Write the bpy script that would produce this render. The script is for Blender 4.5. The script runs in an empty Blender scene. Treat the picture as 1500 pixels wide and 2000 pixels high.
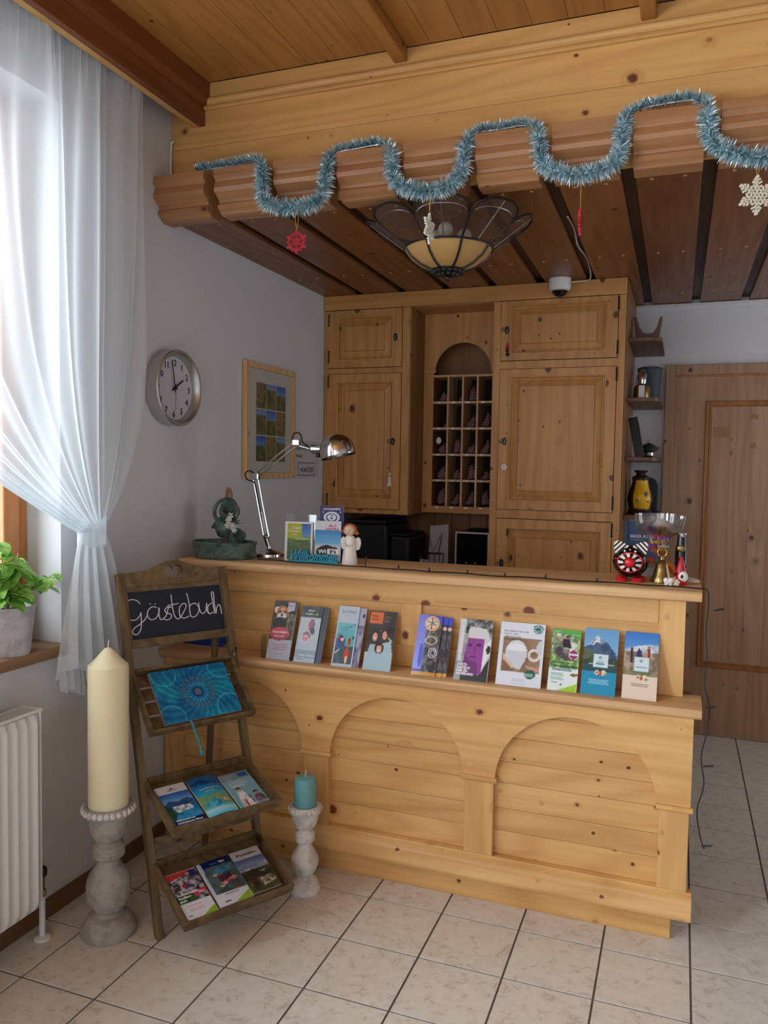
import bpy, bmesh, math, random
import numpy as np
from mathutils import Matrix, Vector
random.seed(7)
K = 0.835            # survey units -> metres
PI = math.pi
scn = bpy.context.scene
# ------------------------------------------------------------------ camera
F_PX, YAW, PITCH, ROLL = 1554.7, 0.3563, -0.0553, 0.0165
fw = Vector((-math.sin(YAW)*math.cos(PITCH), math.cos(YAW)*math.cos(PITCH), math.sin(PITCH)))
r0 = Vector((math.cos(YAW), math.sin(YAW), 0)); u0 = r0.cross(fw)
rt = r0*math.cos(ROLL)+u0*math.sin(ROLL); up = -r0*math.sin(ROLL)+u0*math.cos(ROLL)
cam_d = bpy.data.cameras.new('camera'); cam = bpy.data.objects.new('camera', cam_d)
scn.collection.objects.link(cam)
m4 = Matrix(((rt.x, up.x, -fw.x, 2.2181*K), (rt.y, up.y, -fw.y, -2.3209*K), (rt.z, up.z, -fw.z, 1.7385*K), (0, 0, 0, 1)))
cam.matrix_world = m4
cam_d.sensor_fit = 'VERTICAL'; cam_d.sensor_height = 24.0; cam_d.lens = 24.0*F_PX/2000.0
cam_d.clip_start = 0.02
scn.camera = cam
# ------------------------------------------------------------------ world, exposure
w = bpy.data.worlds.new('overcast_sky'); scn.world = w; w.use_nodes = True
bg = w.node_tree.nodes['Background']; bg.inputs[0].default_value = (0.80, 0.90, 1.0, 1); bg.inputs[1].default_value = .72
scn.view_settings.view_transform = 'Standard'; scn.view_settings.look = 'None'
scn.view_settings.gamma = 1.0; scn.view_settings.use_curve_mapping = False
scn.view_settings.exposure = 0.45
def area(name, loc, rot, sx, sy, power, col):
    l = bpy.data.lights.new(name, 'AREA'); l.shape = 'RECTANGLE'; l.size = sx*K; l.size_y = sy*K; l.energy = power; l.color = col
    o = bpy.data.objects.new(name, l); scn.collection.objects.link(o)
    o.location = Vector(loc)*K; o.rotation_euler = rot; return o
SKY = (0.86, 0.93, 1.0)
area('window_daylight', (-0.75, -1.05, 2.15), (0, -PI/2, .30), 2.0, 1.4, 42, SKY)      # outside window_1
area('window_daylight', (-0.40, -2.95, 2.05), (0, -PI/2, 0), 2.1, 1.7, 205, SKY)      # outside window_2
area('window_daylight', (1.5, -5.0, 1.9), (PI/2, 0, 0), 1.8, 2.1, 16, SKY)           # outside window_3
area('window_daylight', (3.5, -5.0, 1.9), (PI/2, 0, 0), 1.8, 2.1, 4, SKY)           # outside window_4

area('window_daylight', (4.95, 2.1, 1.85), (0, PI/2, 0), 1.6, 1.4, 12, SKY)            # unseen fill light, added to lighten the back wall and door

# ------------------------------------------------------------------ helpers
LOC = {}
def s2l(c):
    c = np.asarray(c, float)
    return np.where(c <= 0.04045, c/12.92, ((c+0.055)/1.055)**2.4)
def rgb(r, g, b): return tuple(float(x) for x in s2l([r/255, g/255, b/255]))+(1.0,)
class M:
    def __init__(s): s.v = []; s.f = []; s.c = None; s.sm = False
    def add(s, vs, fs):
        o = len(s.v); s.v += [tuple(float(q) for q in p) for p in vs]; s.f += [tuple(i+o for i in f) for f in fs]; return s
    def box(s, x0, x1, y0, y1, z0, z1):
        return s.add([(x0,y0,z0),(x1,y0,z0),(x1,y1,z0),(x0,y1,z0),(x0,y0,z1),(x1,y0,z1),(x1,y1,z1),(x0,y1,z1)],
                     [(0,3,2,1),(4,5,6,7),(0,1,5,4),(1,2,6,5),(2,3,7,6),(3,0,4,7)])
    def prism(s, pts, ax, a0, a1):
        # pts 2D polygon: ax 'x' -> (y,z); 'y' -> (x,z); 'z' -> (x,y)
        def P(p, a): return {'x': (a, p[0], p[1]), 'y': (p[0], a, p[1]), 'z': (p[0], p[1], a)}[ax]
        n = len(pts); area2 = sum(pts[i][0]*pts[(i+1)%n][1]-pts[(i+1)%n][0]*pts[i][1] for i in range(n))
        if area2 < 0: pts = pts[::-1]
        if ax == 'y': pts = pts[::-1]
        vs = [P(p, a0) for p in pts]+[P(p, a1) for p in pts]
        fs = [tuple(range(n))[::-1], tuple(range(n, 2*n))]+[(i, (i+1) % n, n+(i+1) % n, n+i) for i in range(n)]
        return s.add(vs, fs)
    def lathe(s, prof, c=(0,0,0), n=32, sx=1, sy=1, cap=True):
        s.sm = True; vs = []; fs = []
        for r, z in prof:
            for i in range(n):
                a = 2*PI*i/n; vs.append((c[0]+r*math.cos(a)*sx, c[1]+r*math.sin(a)*sy, c[2]+z))
        for j in range(len(prof)-1):
            for i in range(n):
                fs.append((j*n+i, j*n+(i+1) % n, (j+1)*n+(i+1) % n, (j+1)*n+i))
        if cap and prof[0][0] > .0005: fs.append(tuple(range(n))[::-1])
        if cap and prof[-1][0] > .0005: fs.append(tuple(range((len(prof)-1)*n, len(prof)*n)))
        return s.add(vs, fs)
    def tube(s, path, r, n=8, closed=False):
        s.sm = True; P = [Vector(p) for p in path]; L = len(P); rr = r if isinstance(r, (list, tuple)) else [r]*L
        vs = []; fs = []; prev = None
        for i, p in enumerate(P):
            if closed: t = P[(i+1) % L]-P[i-1]
            else: t = P[min(i+1, L-1)]-P[max(i-1, 0)]
            if t.length < 1e-9: t = Vector((0, 0, 1))
            t.normalize()
            if prev is None:
                h = Vector((0, 0, 1)) if abs(t.z) < .9 else Vector((1, 0, 0)); a = t.cross(h).normalized()
            else:
                a = prev-t*prev.dot(t)
                a = a.normalized() if a.length > 1e-6 else t.orthogonal().normalized()
            prev = a; b = t.cross(a)
            for k in range(n):
                q = 2*PI*k/n; vs.append(p+a*math.cos(q)*rr[i]+b*math.sin(q)*rr[i])
        for i in range(L if closed else L-1):
            j = (i+1) % L
            for k in range(n): fs.append((i*n+k, i*n+(k+1) % n, j*n+(k+1) % n, j*n+k))
        if not closed: fs += [tuple(range(n))[::-1], tuple(range((L-1)*n, L*n))]
        return s.add(vs, fs)
    def ball(s, c, rx, ry=None, rz=None, n=20, m=12):
        ry = ry or rx; rz = rz or rx
        prof = [(math.sin(PI*j/m), -math.cos(PI*j/m)*rz) for j in range(m+1)]
        prof = [(max(p[0], 1e-7)*rx, p[1]) for p in prof]
        return s.lathe(prof, c, n, 1, ry/rx)
    def grid(s, fn, nu, nv):
        s.sm = True
        vs = [fn(i/nu, j/nv) for j in range(nv+1) for i in range(nu+1)]
        fs = [(j*(nu+1)+i, j*(nu+1)+i+1, (j+1)*(nu+1)+i+1, (j+1)*(nu+1)+i) for j in range(nv) for i in range(nu)]
        return s.add(vs, fs)
    def xf(s, mat, start=0):
        for i in range(start, len(s.v)): s.v[i] = tuple(mat @ Vector(s.v[i]))
        return s
def obj(name, m, mat, parent=None, loc=(0,0,0), world=True, rot=None, bev=0, kind=None, label=None, smooth=None):
    """world=True: vertices are scene coordinates; the origin is put at loc (or at the parent's origin)."""
    if parent is not None and world: base = Vector(LOC[parent.name])
    else: base = Vector(loc) if world else Vector((0, 0, 0))
    me = bpy.data.meshes.new(name)
    me.from_pydata([((Vector(v)-base)*K) for v in m.v], [], m.f)
    me.update()
    if m.c is not None:
        at = me.color_attributes.new('Col', 'FLOAT_COLOR', 'CORNER')
        at.data.foreach_set('color', np.asarray(m.c, dtype=np.float32).ravel())
    o = bpy.data.objects.new(name, me); scn.collection.objects.link(o)
    if mat: me.materials.append(mat)
    if m.sm if smooth is None else smooth:
        me.shade_smooth()
        try: me.set_sharp_from_angle(angle=math.radians(38))
        except Exception: pass
    if bev:
        b = o.modifiers.new('bevel', 'BEVEL'); b.width = bev*K; b.segments = 2; b.limit_method = 'ANGLE'; b.angle_limit = math.radians(40)
    if parent is not None:
        o.parent = parent
        if not world: o.location = Vector(loc)*K
        LOC[o.name] = tuple(base) if world else tuple(loc)
    else:
        o.location = Vector(loc)*K; LOC[o.name] = tuple(loc)
    if rot is not None: o.rotation_euler = rot
    if kind: o['kind'] = kind
    if label: o['label'] = label
    return o
def tag(o, label=None, cat=None, group=None, kind=None):
    if label: o['label'] = label
    if cat: o['category'] = cat
    if group: o['group'] = group
    if kind: o['kind'] = kind
    return o
def empty(name, loc=(0,0,0), rot=(0,0,0), **kw):
    o = bpy.data.objects.new(name, None); scn.collection.objects.link(o); o.empty_display_size = .05
    o.location = Vector(loc)*K; o.rotation_euler = rot; LOC[o.name] = tuple(loc); tag(o, **kw); return o
def dup(root, loc=None, rot=None, **kw):
    def cp(o, par):
        c = o.copy(); scn.collection.objects.link(c); LOC[c.name] = LOC.get(o.name, (0,0,0))
        if par: c.parent = par
        for ch in [q for q in bpy.data.objects if q.parent == o and q != c]: cp(ch, c)
        return c
    c = cp(root, root.parent)
    if loc is not None: c.location = Vector(loc)*K; LOC[c.name] = tuple(loc)
    if rot is not None: c.rotation_euler = rot
    tag(c, **kw); return c

# ------------------------------------------------------------------ materials
class N:
    def __init__(s, name):
        s.m = bpy.data.materials.new(name); s.m.use_nodes = True; s.t = s.m.node_tree; s.n = s.t.nodes; s.l = s.t.links
        s.b = s.n['Principled BSDF']
    def nd(s, typ, **kw):
        x = s.n.new(typ)
        for k, v in kw.items(): setattr(x, k, v)
        return x
    def lk(s, a, b): s.l.new(a, b)
    def set(s, inp, v):
        if hasattr(v, 'is_output') or isinstance(v, bpy.types.NodeSocket): s.lk(v, inp)
        else: inp.default_value = v
    def math(s, op, a, b=0.0, c=0.0):
        x = s.nd('ShaderNodeMath', operation=op); s.set(x.inputs[0], a); s.set(x.inputs[1], b)
        if op in ('MULTIPLY_ADD',): s.set(x.inputs[2], c)
        return x.outputs[0]
    def mix(s, fac, a, b, typ='MIX'):
        x = s.nd('ShaderNodeMix', data_type='RGBA', blend_type=typ); s.set(x.inputs[0], fac); s.set(x.inputs[6], a); s.set(x.inputs[7], b); return x.outputs[2]
    def ramp(s, v, lo, hi, a=0.0, b=1.0, smooth=True):
        x = s.nd('ShaderNodeMapRange'); x.interpolation_type = 'SMOOTHSTEP' if smooth else 'LINEAR'
        s.set(x.inputs[0], v); x.inputs[1].default_value = lo; x.inputs[2].default_value = hi; x.inputs[3].default_value = a; x.inputs[4].default_value = b; return x.outputs[0]
    def noise(s, vec, scale, detail=2, rough=.5, dist=0):
        x = s.nd('ShaderNodeTexNoise'); x.inputs['Scale'].default_value = scale; x.inputs['Detail'].default_value = detail
        x.inputs['Roughness'].default_value = rough; x.inputs['Distortion'].default_value = dist
        if vec is not None: s.lk(vec, x.inputs['Vector'])
        return x.outputs['Fac']
    def coord(s, rnd=True):
        tc = s.nd('ShaderNodeTexCoord').outputs['Object']
        if not rnd: return tc
        oi = s.nd('ShaderNodeObjectInfo').outputs['Random']
        mu = s.nd('ShaderNodeVectorMath', operation='MULTIPLY_ADD'); cb = s.nd('ShaderNodeCombineXYZ')
        s.lk(s.math('MULTIPLY', oi, 37.0), cb.inputs[0]); s.lk(s.math('MULTIPLY', oi, 91.0), cb.inputs[1]); s.lk(s.math('MULTIPLY', oi, 53.0), cb.inputs[2])
        ad = s.nd('ShaderNodeVectorMath', operation='ADD'); s.lk(tc, ad.inputs[0]); s.lk(cb.outputs[0], ad.inputs[1]); return ad.outputs[0]
    def scale(s, v, sc):
        x = s.nd('ShaderNodeVectorMath', operation='MULTIPLY'); s.lk(v, x.inputs[0]); x.inputs[1].default_value = sc; return x.outputs[0]
    def bump(s, h, dist=.001, strength=.5):
        x = s.nd('ShaderNodeBump'); x.inputs['Strength'].default_value = strength; x.inputs['Distance'].default_value = dist; s.lk(h, x.inputs['Height']); s.lk(x.outputs[0], s.b.inputs['Normal'])
def plain(name, c, rough=.5, metal=0, spec=.5, **kw):
    n = N(name); n.b.inputs['Base Color'].default_value = rgb(*c); n.b.inputs['Roughness'].default_value = rough; n.b.inputs['Metallic'].default_value = metal
    n.b.inputs['Specular IOR Level'].default_value = spec
    for k, v in kw.items(): n.b.inputs[k.replace('_', ' ')].default_value = v
    return n.m
_w = {}
def wood(tone, ax):
    key = (tone, ax)
    if key in _w: return _w[key]
    base, dark, knot, rough, kamt, grain = TONES[tone]
    n = N('wood_%s_%s' % (tone, ax)); v = n.coord()
    al, ac = .9, 9.0
    sc = {'x': (al, ac, ac), 'y': (ac, al, ac), 'z': (ac, ac, al)}[ax]
    kv = n.scale(v, {'x': (.8, 1, 1), 'y': (1, .8, 1), 'z': (1, 1, .8)}[ax])
    wob = n.math('MULTIPLY', n.math('SUBTRACT', n.noise(v, 70, 2), .5), .07)
    core = halo = None
    for sc_k, r_k, share, off in ((8.0, .14, kamt*2.6, (0, 0, 0)), (14.0, .095, kamt*2.2, (3.3, 7.7, 5.1))):
        ad = n.nd('ShaderNodeVectorMath', operation='ADD'); n.lk(kv, ad.inputs[0]); ad.inputs[1].default_value = off
        vo = n.nd('ShaderNodeTexVoronoi'); vo.inputs['Scale'].default_value = sc_k; n.lk(ad.outputs[0], vo.inputs['Vector'])
        sep = n.nd('ShaderNodeSeparateColor'); n.lk(vo.outputs['Color'], sep.inputs[0]); share = min(share, 1)
        gate = n.ramp(sep.outputs[0], 1-share, 1-share+.03) if share < .99 else 1.0
        rad = n.math('MULTIPLY_ADD', sep.outputs[1], r_k*.7, r_k*.45)
        kd = n.math('DIVIDE', n.math('ADD', vo.outputs['Distance'], wob), rad)
        c_ = n.math('MULTIPLY', n.ramp(kd, 1.05, .65), gate); h_ = n.math('MULTIPLY', n.ramp(kd, 1.9, .8), gate)
        core = c_ if core is None else n.math('MAXIMUM', core, c_); halo = h_ if halo is None else n.math('MAXIMUM', halo, h_)
    big = n.noise(n.scale(v, tuple(q*.32 for q in sc)), 1.0, 2, .45)
    big = n.math('ADD', big, n.math('MULTIPLY', halo, .045))
    ring = n.math('MULTIPLY_ADD', n.math('SINE', n.math('MULTIPLY', big, 95.0)), .5, .5)
    ring = n.math('POWER', ring, 2.2)
    fine = n.noise(n.scale(v, tuple(q*5 if q > 1 else q*2.5 for q in sc)), 1.0, 3, .6)
    blot = n.noise(v, 2.3, 2)
    c = n.mix(n.math('MULTIPLY', ring, .42*grain), rgb(*base), rgb(*dark))
    c = n.mix(n.ramp(fine, .35, .75, 0, .38*grain), c, rgb(*dark))
    c = n.mix(n.ramp(blot, .35, .7, 0, .20), c, rgb(*dark))
    oi = n.nd('ShaderNodeObjectInfo').outputs['Random']
    hsv = n.nd('ShaderNodeHueSaturation'); n.lk(c, hsv.inputs['Color']); n.lk(n.ramp(oi, 0, 1, .95, 1.05, False), hsv.inputs['Value']); c = hsv.outputs[0]
    c = n.mix(n.math('MULTIPLY', halo, .30), c, rgb(*dark)); c = n.mix(core, c, rgb(*knot))
    n.lk(c, n.b.inputs['Base Color']); n.lk(n.ramp(fine, .2, .8, rough-.06, rough+.08), n.b.inputs['Roughness'])
    n.bump(fine, .0006, .35)
    _w[key] = n.m; return n.m
TONES = {   # base, dark grain, knot, roughness, knot share, grain strength
 'pine':    ((226,182,118), (190,134,70), (110,52,26), .38, .30, 1.0),
 'shelf':   ((228,190,140), (190,140,90), (120,60,30), .38, .06, 1.3),
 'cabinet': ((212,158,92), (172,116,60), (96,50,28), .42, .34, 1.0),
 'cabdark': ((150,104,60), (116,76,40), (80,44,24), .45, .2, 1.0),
 'header':  ((218,170,104), (186,132,70), (100,50,26), .42, .34, .9),
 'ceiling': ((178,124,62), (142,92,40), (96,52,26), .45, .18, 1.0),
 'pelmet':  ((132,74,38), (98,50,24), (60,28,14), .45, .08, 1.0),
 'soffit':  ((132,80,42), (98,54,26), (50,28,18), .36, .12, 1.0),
 'gap':     ((60,34,22), (42,24,14), (30,16,10), .5, .05, 1.0),
 'cap':     ((174,127,86), (136,90,56), (100,50,34), .40, .06, 1.1),
 'door':    ((178,142,110), (140,104,74), (78,52,50), .5, .28, 1.0),
 'doormould': ((176,118,64), (132,82,40), (90,50,30), .4, .03, 1.0),
 'rustic':  ((122,100,66), (76,58,36), (46,34,22), .6, .12, 1.5),
 'brown':   ((112,74,46), (80,50,30), (50,30,18), .42, .04, 1.0),
 'window':  ((206,132,76), (170,98,50), (130,70,36), .4, .03, 1.0),
 'sill':    ((158,122,90), (122,88,60), (90,60,40), .45, .05, 1.1),
 'skirt':   ((120,84,52), (88,58,34), (60,38,22), .5, .05, 1.0),
}
def mk_wall():
    n = N('white_plaster'); v = n.coord(False); n.b.inputs['Base Color'].default_value = rgb(214,214,217); n.b.inputs['Roughness'].default_value = .85
    n.bump(n.noise(v, 140, 4, .6), .002, .35); return n.m
def mk_tile():
    n = N('cream_marbled_tile'); v = n.coord()
    a = n.noise(v, 9, 5, .6, 1.2); b = n.noise(v, 26, 4, .6, .6)
    vein = n.ramp(n.math('ABSOLUTE', n.math('SUBTRACT', a, .5)), .0, .035, 1, 0)
    c = n.mix(n.ramp(b, .3, .75, 0, .55), rgb(224,220,211), rgb(204,197,184))
    c = n.mix(n.math('MULTIPLY', vein, n.ramp(b, .45, .62, 0, .42)), c, rgb(158,140,118))
    n.lk(c, n.b.inputs['Base Color']); n.b.inputs['Roughness'].default_value = .32; n.bump(b, .0006, .3); return n.m
def mk_stone(c1, c2, name, rough=.8):
    n = N(name); v = n.coord()
    a = n.noise(v, 22, 5, .65); f = n.ramp(a, .42, .66, 0, 1)
    n.lk(n.mix(f, rgb(*c1), rgb(*c2)), n.b.inputs['Base Color']); n.b.inputs['Roughness'].default_value = rough; n.bump(n.noise(v, 70, 4, .65), .004, .6); return n.m
def mk_print():
    n = N('printed_paper'); a = n.nd('ShaderNodeVertexColor'); a.layer_name = 'Col'; n.lk(a.outputs[0], n.b.inputs['Base Color']); n.b.inputs['Roughness'].default_value = .28; n.b.inputs['Specular IOR Level'].default_value = .4; return n.m
def mk_curtain():
    n = N('sheer_white_voile'); out = n.n['Material Output']
    d = n.nd('ShaderNodeBsdfDiffuse'); d.inputs[0].default_value = (.86, .91, .94, 1)
    t = n.nd('ShaderNodeBsdfTranslucent'); t.inputs[0].default_value = (.86, .93, .97, 1)
    tr = n.nd('ShaderNodeBsdfTransparent')
    m1 = n.nd('ShaderNodeMixShader'); m1.inputs[0].default_value = .5; n.lk(d.outputs[0], m1.inputs[1]); n.lk(t.outputs[0], m1.inputs[2])
    lw = n.nd('ShaderNodeLayerWeight'); lw.inputs[0].default_value = .45
    f = n.ramp(lw.outputs['Facing'], .0, .9, .60, .97)
    m2 = n.nd('ShaderNodeMixShader'); n.lk(f, m2.inputs[0]); n.lk(tr.outputs[0], m2.inputs[1]); n.lk(m1.outputs[0], m2.inputs[2])
    n.lk(m2.outputs[0], out.inputs[0]); return n.m
def mk_glass(name, col, transp, rough=.03):
    n = N(name); out = n.n['Material Output']
    tr = n.nd('ShaderNodeBsdfTransparent'); tr.inputs[0].default_value = col
    g = n.nd('ShaderNodeBsdfGlossy'); g.inputs['Roughness'].default_value = rough
    lw = n.nd('ShaderNodeLayerWeight'); lw.inputs[0].default_value = .5
    f = n.math('MULTIPLY_ADD', n.math('POWER', lw.outputs['Facing'], 5.0), .6, (1-transp)*.8+.01)
    mx = n.nd('ShaderNodeMixShader'); n.lk(n.math('MINIMUM', f, 1.0), mx.inputs[0]); n.lk(tr.outputs[0], mx.inputs[1]); n.lk(g.outputs[0], mx.inputs[2])
    n.lk(mx.outputs[0], out.inputs[0]); return n.m
def mk_smoky(name, c, alpha):
    n = N(name); n.b.inputs['Base Color'].default_value = rgb(*c); n.b.inputs['Alpha'].default_value = alpha; n.b.inputs['Roughness'].default_value = .15; return n.m
def mk_led(name, c, **kw): return plain(name, c, **kw)
def mk_leaf():
    n = N('basil_leaf'); v = n.coord(); a = n.noise(v, 40, 3)
    n.lk(n.mix(n.ramp(a, .3, .7), rgb(104,170,66), rgb(166,214,104)), n.b.inputs['Base Color']); n.b.inputs['Roughness'].default_value = .45
    n.b.inputs['Subsurface Weight'].default_value = .15; n.b.inputs['Subsurface Radius'].default_value = (.004,.006,.002); return n.m
def mk_brushed():
    n = N('brushed_aluminium'); v = n.coord(False); n.b.inputs['Base Color'].default_value = rgb(190,190,188); n.b.inputs['Metallic'].default_value = .9
    n.lk(n.ramp(n.noise(n.scale(v, (400, 8, 8)), 1, 2), .3, .7, .28, .42), n.b.inputs['Roughness']); return n.m
MAT = dict(
 wall=mk_wall(), tile=mk_tile(), grout=plain('dark_grout', (112,106,102), .9), pr=mk_print(), curtain=mk_curtain(),
 glass=mk_glass('window_glass', (.97,.985,.99,1), .97), acrylic=mk_glass('clear_acrylic', (.93,.95,.96,1), .93), clear=mk_glass('clear_glass', (.95,.96,.97,1), .82),
 white=plain('white_enamel', (226,224,222), .35), paper=plain('paper_edge', (222,222,224), .7), chrome=plain('chrome', (205,200,196), .12, 1.0),
 steel=plain('dull_steel', (150,150,150), .3, 1.0), brass=plain('aged_brass', (150,126,78), .3, .9), black=plain('black_plastic', (16,17,22), .35),
 dark=plain('dark_metal', (44,42,44), .4, .6), iron=plain('wrought_iron', (60,58,60), .35, .8), alu=mk_brushed(),
 stone=mk_stone((170,166,160), (146,142,136), 'grey_stone'), chalky=mk_stone((222,220,216), (186,182,178), 'chalky_white_paint'),
 wax=plain('ivory_wax', (236,228,190), .45, Subsurface_Weight=.3), teal=plain('teal_wax', (104,166,172), .4, Subsurface_Weight=.15), wick=plain('wick', (220,210,190), .8),
 board=plain('chalkboard', (22,32,46), .6), chalk=plain('chalk', (225,220,228), .9), ceramic=mk_stone((96,118,108), (62,80,74), 'green_glazed_ceramic', .18),
 leaf=mk_leaf(), soil=plain('soil', (40,32,26), .9), zinc=mk_stone((196,196,200), (168,168,172), 'hammered_zinc', .4),
 amber=plain('amber_glass', (190,150,92), .25, Subsurface_Weight=.2), smoky=mk_smoky('smoky_glass', (96,72,62), .42),
 tinsel=plain('ice_blue_foil', (222,240,246), .25, .6), tinsel2=plain('teal_foil', (120,176,190), .3, .6), red=plain('red_paint', (190,30,52), .35),
 cream=plain('cream_paint', (232,226,208), .6), gold=plain('gold_thread', (200,170,90), .4, .5), blue=plain('blue_plastic', (28,60,150), .3),
 cord=plain('black_cable', (24,24,26), .5), wcord=plain('white_cable', (200,196,186), .5), porcelain=plain('white_porcelain', (238,234,228), .15),
 skin=plain('matt_skin', (236,206,176), .6), hair=plain('auburn_hair', (176,92,52), .5), blackg=plain('black_glaze', (20,18,18), .08), redg=plain('red_glaze', (206,32,40), .1),
 whiteg=plain('white_glaze', (240,236,228), .1), tealp=plain('turquoise_wood', (44,158,186), .5), bucket=plain('slate_bucket', (66,72,76), .6), yellow=plain('yellow_glaze', (230,176,24), .3),
 dbrown=plain('dark_brown_glaze', (50,32,24), .3), green=plain('dark_green_glaze', (44,58,44), .25), orange=mk_smoky('orange_film', (236,120,40), .8),
 face=plain('clock_face', (206,204,212), .5), navy=plain('navy_print', (20,24,60), .5), tape=plain('faded_paper_patch', (150,118,78), .7), sock=None, wrap=None)
def mk_check():
    n = N('red_check_fabric'); v = n.coord(False); sc = n.scale(v, (1, 1, 1)); sp = n.nd('ShaderNodeSeparateXYZ'); n.lk(sc, sp.inputs[0])
    a = n.math('SINE', n.math('MULTIPLY', n.math('ADD', sp.outputs[0], sp.outputs[2]), 420)); b = n.math('SINE', n.math('MULTIPLY', n.math('SUBTRACT', sp.outputs[2], sp.outputs[0]), 420))
    c = n.mix(n.ramp(a, .2, .6), rgb(96,34,44), rgb(190,172,176)); c = n.mix(n.ramp(b, .2, .6, 0, .6), c, rgb(60,36,60))
    n.lk(c, n.b.inputs['Base Color']); n.b.inputs['Roughness'].default_value = .9; return n.m
MAT['sock'] = mk_check()
# ------------------------------------------------------------------ setting
X1, YB, YF, ZM, ZS = 4.6, 3.31, -4.6, 3.427, 2.844
floor = obj('floor', M().box(-.3, X1, YF, YB+.15, -.12, -.004), MAT['grout'], kind='structure')
S = .303; TX = 1.0958
tile_cache = {}
far = M()
for j in range(-15, 11):
    for i in range(-4, 12):
        x0, x1 = TX+i*S+.0035, TX+(i+1)*S-.0035; y0, y1 = j*S+.0035, (j+1)*S-.0035
        x0 = max(x0, .004); x1 = min(x1, X1-.004); y1 = min(y1, YB-.004)
        if x1-x0 < .01 or y1-y0 < .01: continue
        if j < -4 or i > 9:
            far.box(x0, x1, y0, y1, -.004, 0); continue
        kx = (round(x1-x0, 4), round(y1-y0, 4))
        if kx not in tile_cache:
            o = obj('tile', M().box(0, x1-x0, 0, y1-y0, -.004, 0), MAT['tile'], floor, (x0, y0, 0), world=False, bev=.0012); tile_cache[kx] = o
        else:
            o = tile_cache[kx].copy(); scn.collection.objects.link(o)
        o.location = (x0*K, y0*K, random.uniform(-.0003, .0003))
obj('tiled_area', far, MAT['tile'], floor, kind='stuff')

def wall_with_holes(name, x0, x1, lo, hi, zb, zt, holes, axis):
    m = M(); cur = lo
    def B(a, b, z0, z1):
        if b-a < 1e-4 or z1-z0 < 1e-4: return
        if axis == 'x': m.box(x0, x1, a, b, z0, z1)
        else: m.box(a, b, x0, x1, z0, z1)
    for a, b, z0, z1 in holes:
        B(cur, a, zb, zt); B(a, b, zb, z0); B(a, b, z1, zt); cur = b
    B(cur, hi, zb, zt)
    return obj(name, m, MAT['wall'], kind='structure')
W1 = (-1.26, .095, 1.0, 3.08); W2 = (-3.8, -2.2, 1.0, 3.05)
wall_with_holes('wall_left', -.30, 0, YF, YB, -.1, ZM+.1, [W2, W1], 'x')
wall_with_holes('wall_back', YB, YB+.15, -.3, X1, -.1, ZM+.1, [(2.14, 3.1, -.1, 2.40)], 'y')
wall_with_holes('wall_front', YF-.2, YF, -.3, X1, -.1, ZM+.1, [(.6, 2.4, .95, 2.95), (2.7, 4.3, .95, 2.95)], 'y')
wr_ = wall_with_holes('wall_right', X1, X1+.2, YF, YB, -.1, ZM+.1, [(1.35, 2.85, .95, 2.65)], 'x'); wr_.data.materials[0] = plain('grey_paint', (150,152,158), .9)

# skirting
bl = obj('baseboard_left', M().box(.0005, .012, -4.5, .74, 0, .075), wood('skirt', 'y'), kind='structure', bev=.002)
obj('baseboard_back', M().box(3.12, X1, YB-.012, YB-.0005, 0, .075), wood('skirt', 'x'), kind='structure', bev=.002)

# windows
def window(name, x, y0, y1, z0, z1, sill=True, axis='x'):
    def bx(m, d0, d1, a, b, c, e):
        if axis == 'x': m.box(x+d0, x+d1, a, b, c, e)
        else: m.box(a, b, x+d0, x+d1, c, e)
        return m
    fr = M(); t = .055
    for a, b, c, e in ((y0, y0+t, z0, z1), (y1-t, y1, z0, z1), (y0+t, y1-t, z0, z0+t), (y0+t, y1-t, z1-t, z1)): bx(fr, -.07, 0, a, b, c, e)
    r = obj(name, fr, wood('window', 'z'), kind='structure', loc=(0,0,0), bev=.004)
    mid = (y0+y1)/2
    for a, b in ((y0+t, mid), (mid, y1-t)):
        s = M(); q = .075
        for p in ((a, a+q, z0+t, z1-t), (b-q, b, z0+t, z1-t), (a+q, b-q, z0+t, z0+t+q), (a+q, b-q, z1-t-q, z1-t)): bx(s, -.05, .018, *p)
        c = obj('casement', s, wood('window', 'z'), r, bev=.006)
        obj('pane', bx(M(), -.02, -.014, a+q-.01, b-q+.01, z0+t+q-.01, z1-t-q+.01), MAT['glass'], c)
    return r
w1 = window('window_1', -.165, W1[0], W1[1], 1.046, W1[3])
ws = obj('window_sill', M().box(-.30, .035, W1[0], W1[1]-.001, 1.003, 1.046), wood('sill', 'y'), w1, bev=.004)
window('added_fill_window', X1+.15, 1.35, 2.85, .95, 2.65)  # out of view, added as a source to brighten the back area
window('window_2', -.165, W2[0], W2[1], 1.0, W2[3])
window('window_3', YF-.12, .6, 2.4, .95, 2.95, axis='y'); window('window_4', YF-.12, 2.7, 4.3, .95, 2.95, axis='y')

# main ceiling: planks running away from the camera, battens over joints
ceil = obj('ceiling', M().box(-.3, X1, YF, 2.0, ZM+.02, ZM+.1), wood('gap', 'y'), kind='structure')
pk = {}
x = .15; k = 0
while x < X1-.01:
    wd = min(.1345, X1-x)
    if round(wd, 3) not in pk: pk[round(wd, 3)] = obj('plank', M().box(0, wd-.0012, 0, 5.39, 0, .02), wood('ceiling', 'y'), ceil, (x, YF, ZM), world=False, bev=.0015)
    else:
        o = pk[round(wd, 3)].copy(); scn.collection.objects.link(o); o.location = (x*K, YF*K, (ZM+random.uniform(0, .0008))*K)
    x += .1345
for xb in (1.1, 2.05, 3.0, 3.95):
    obj('batten', M().box(xb-.028, xb+.028, YF, .796, ZM-.055, ZM), wood('ceiling', 'y'), ceil, bev=.006)

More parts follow.
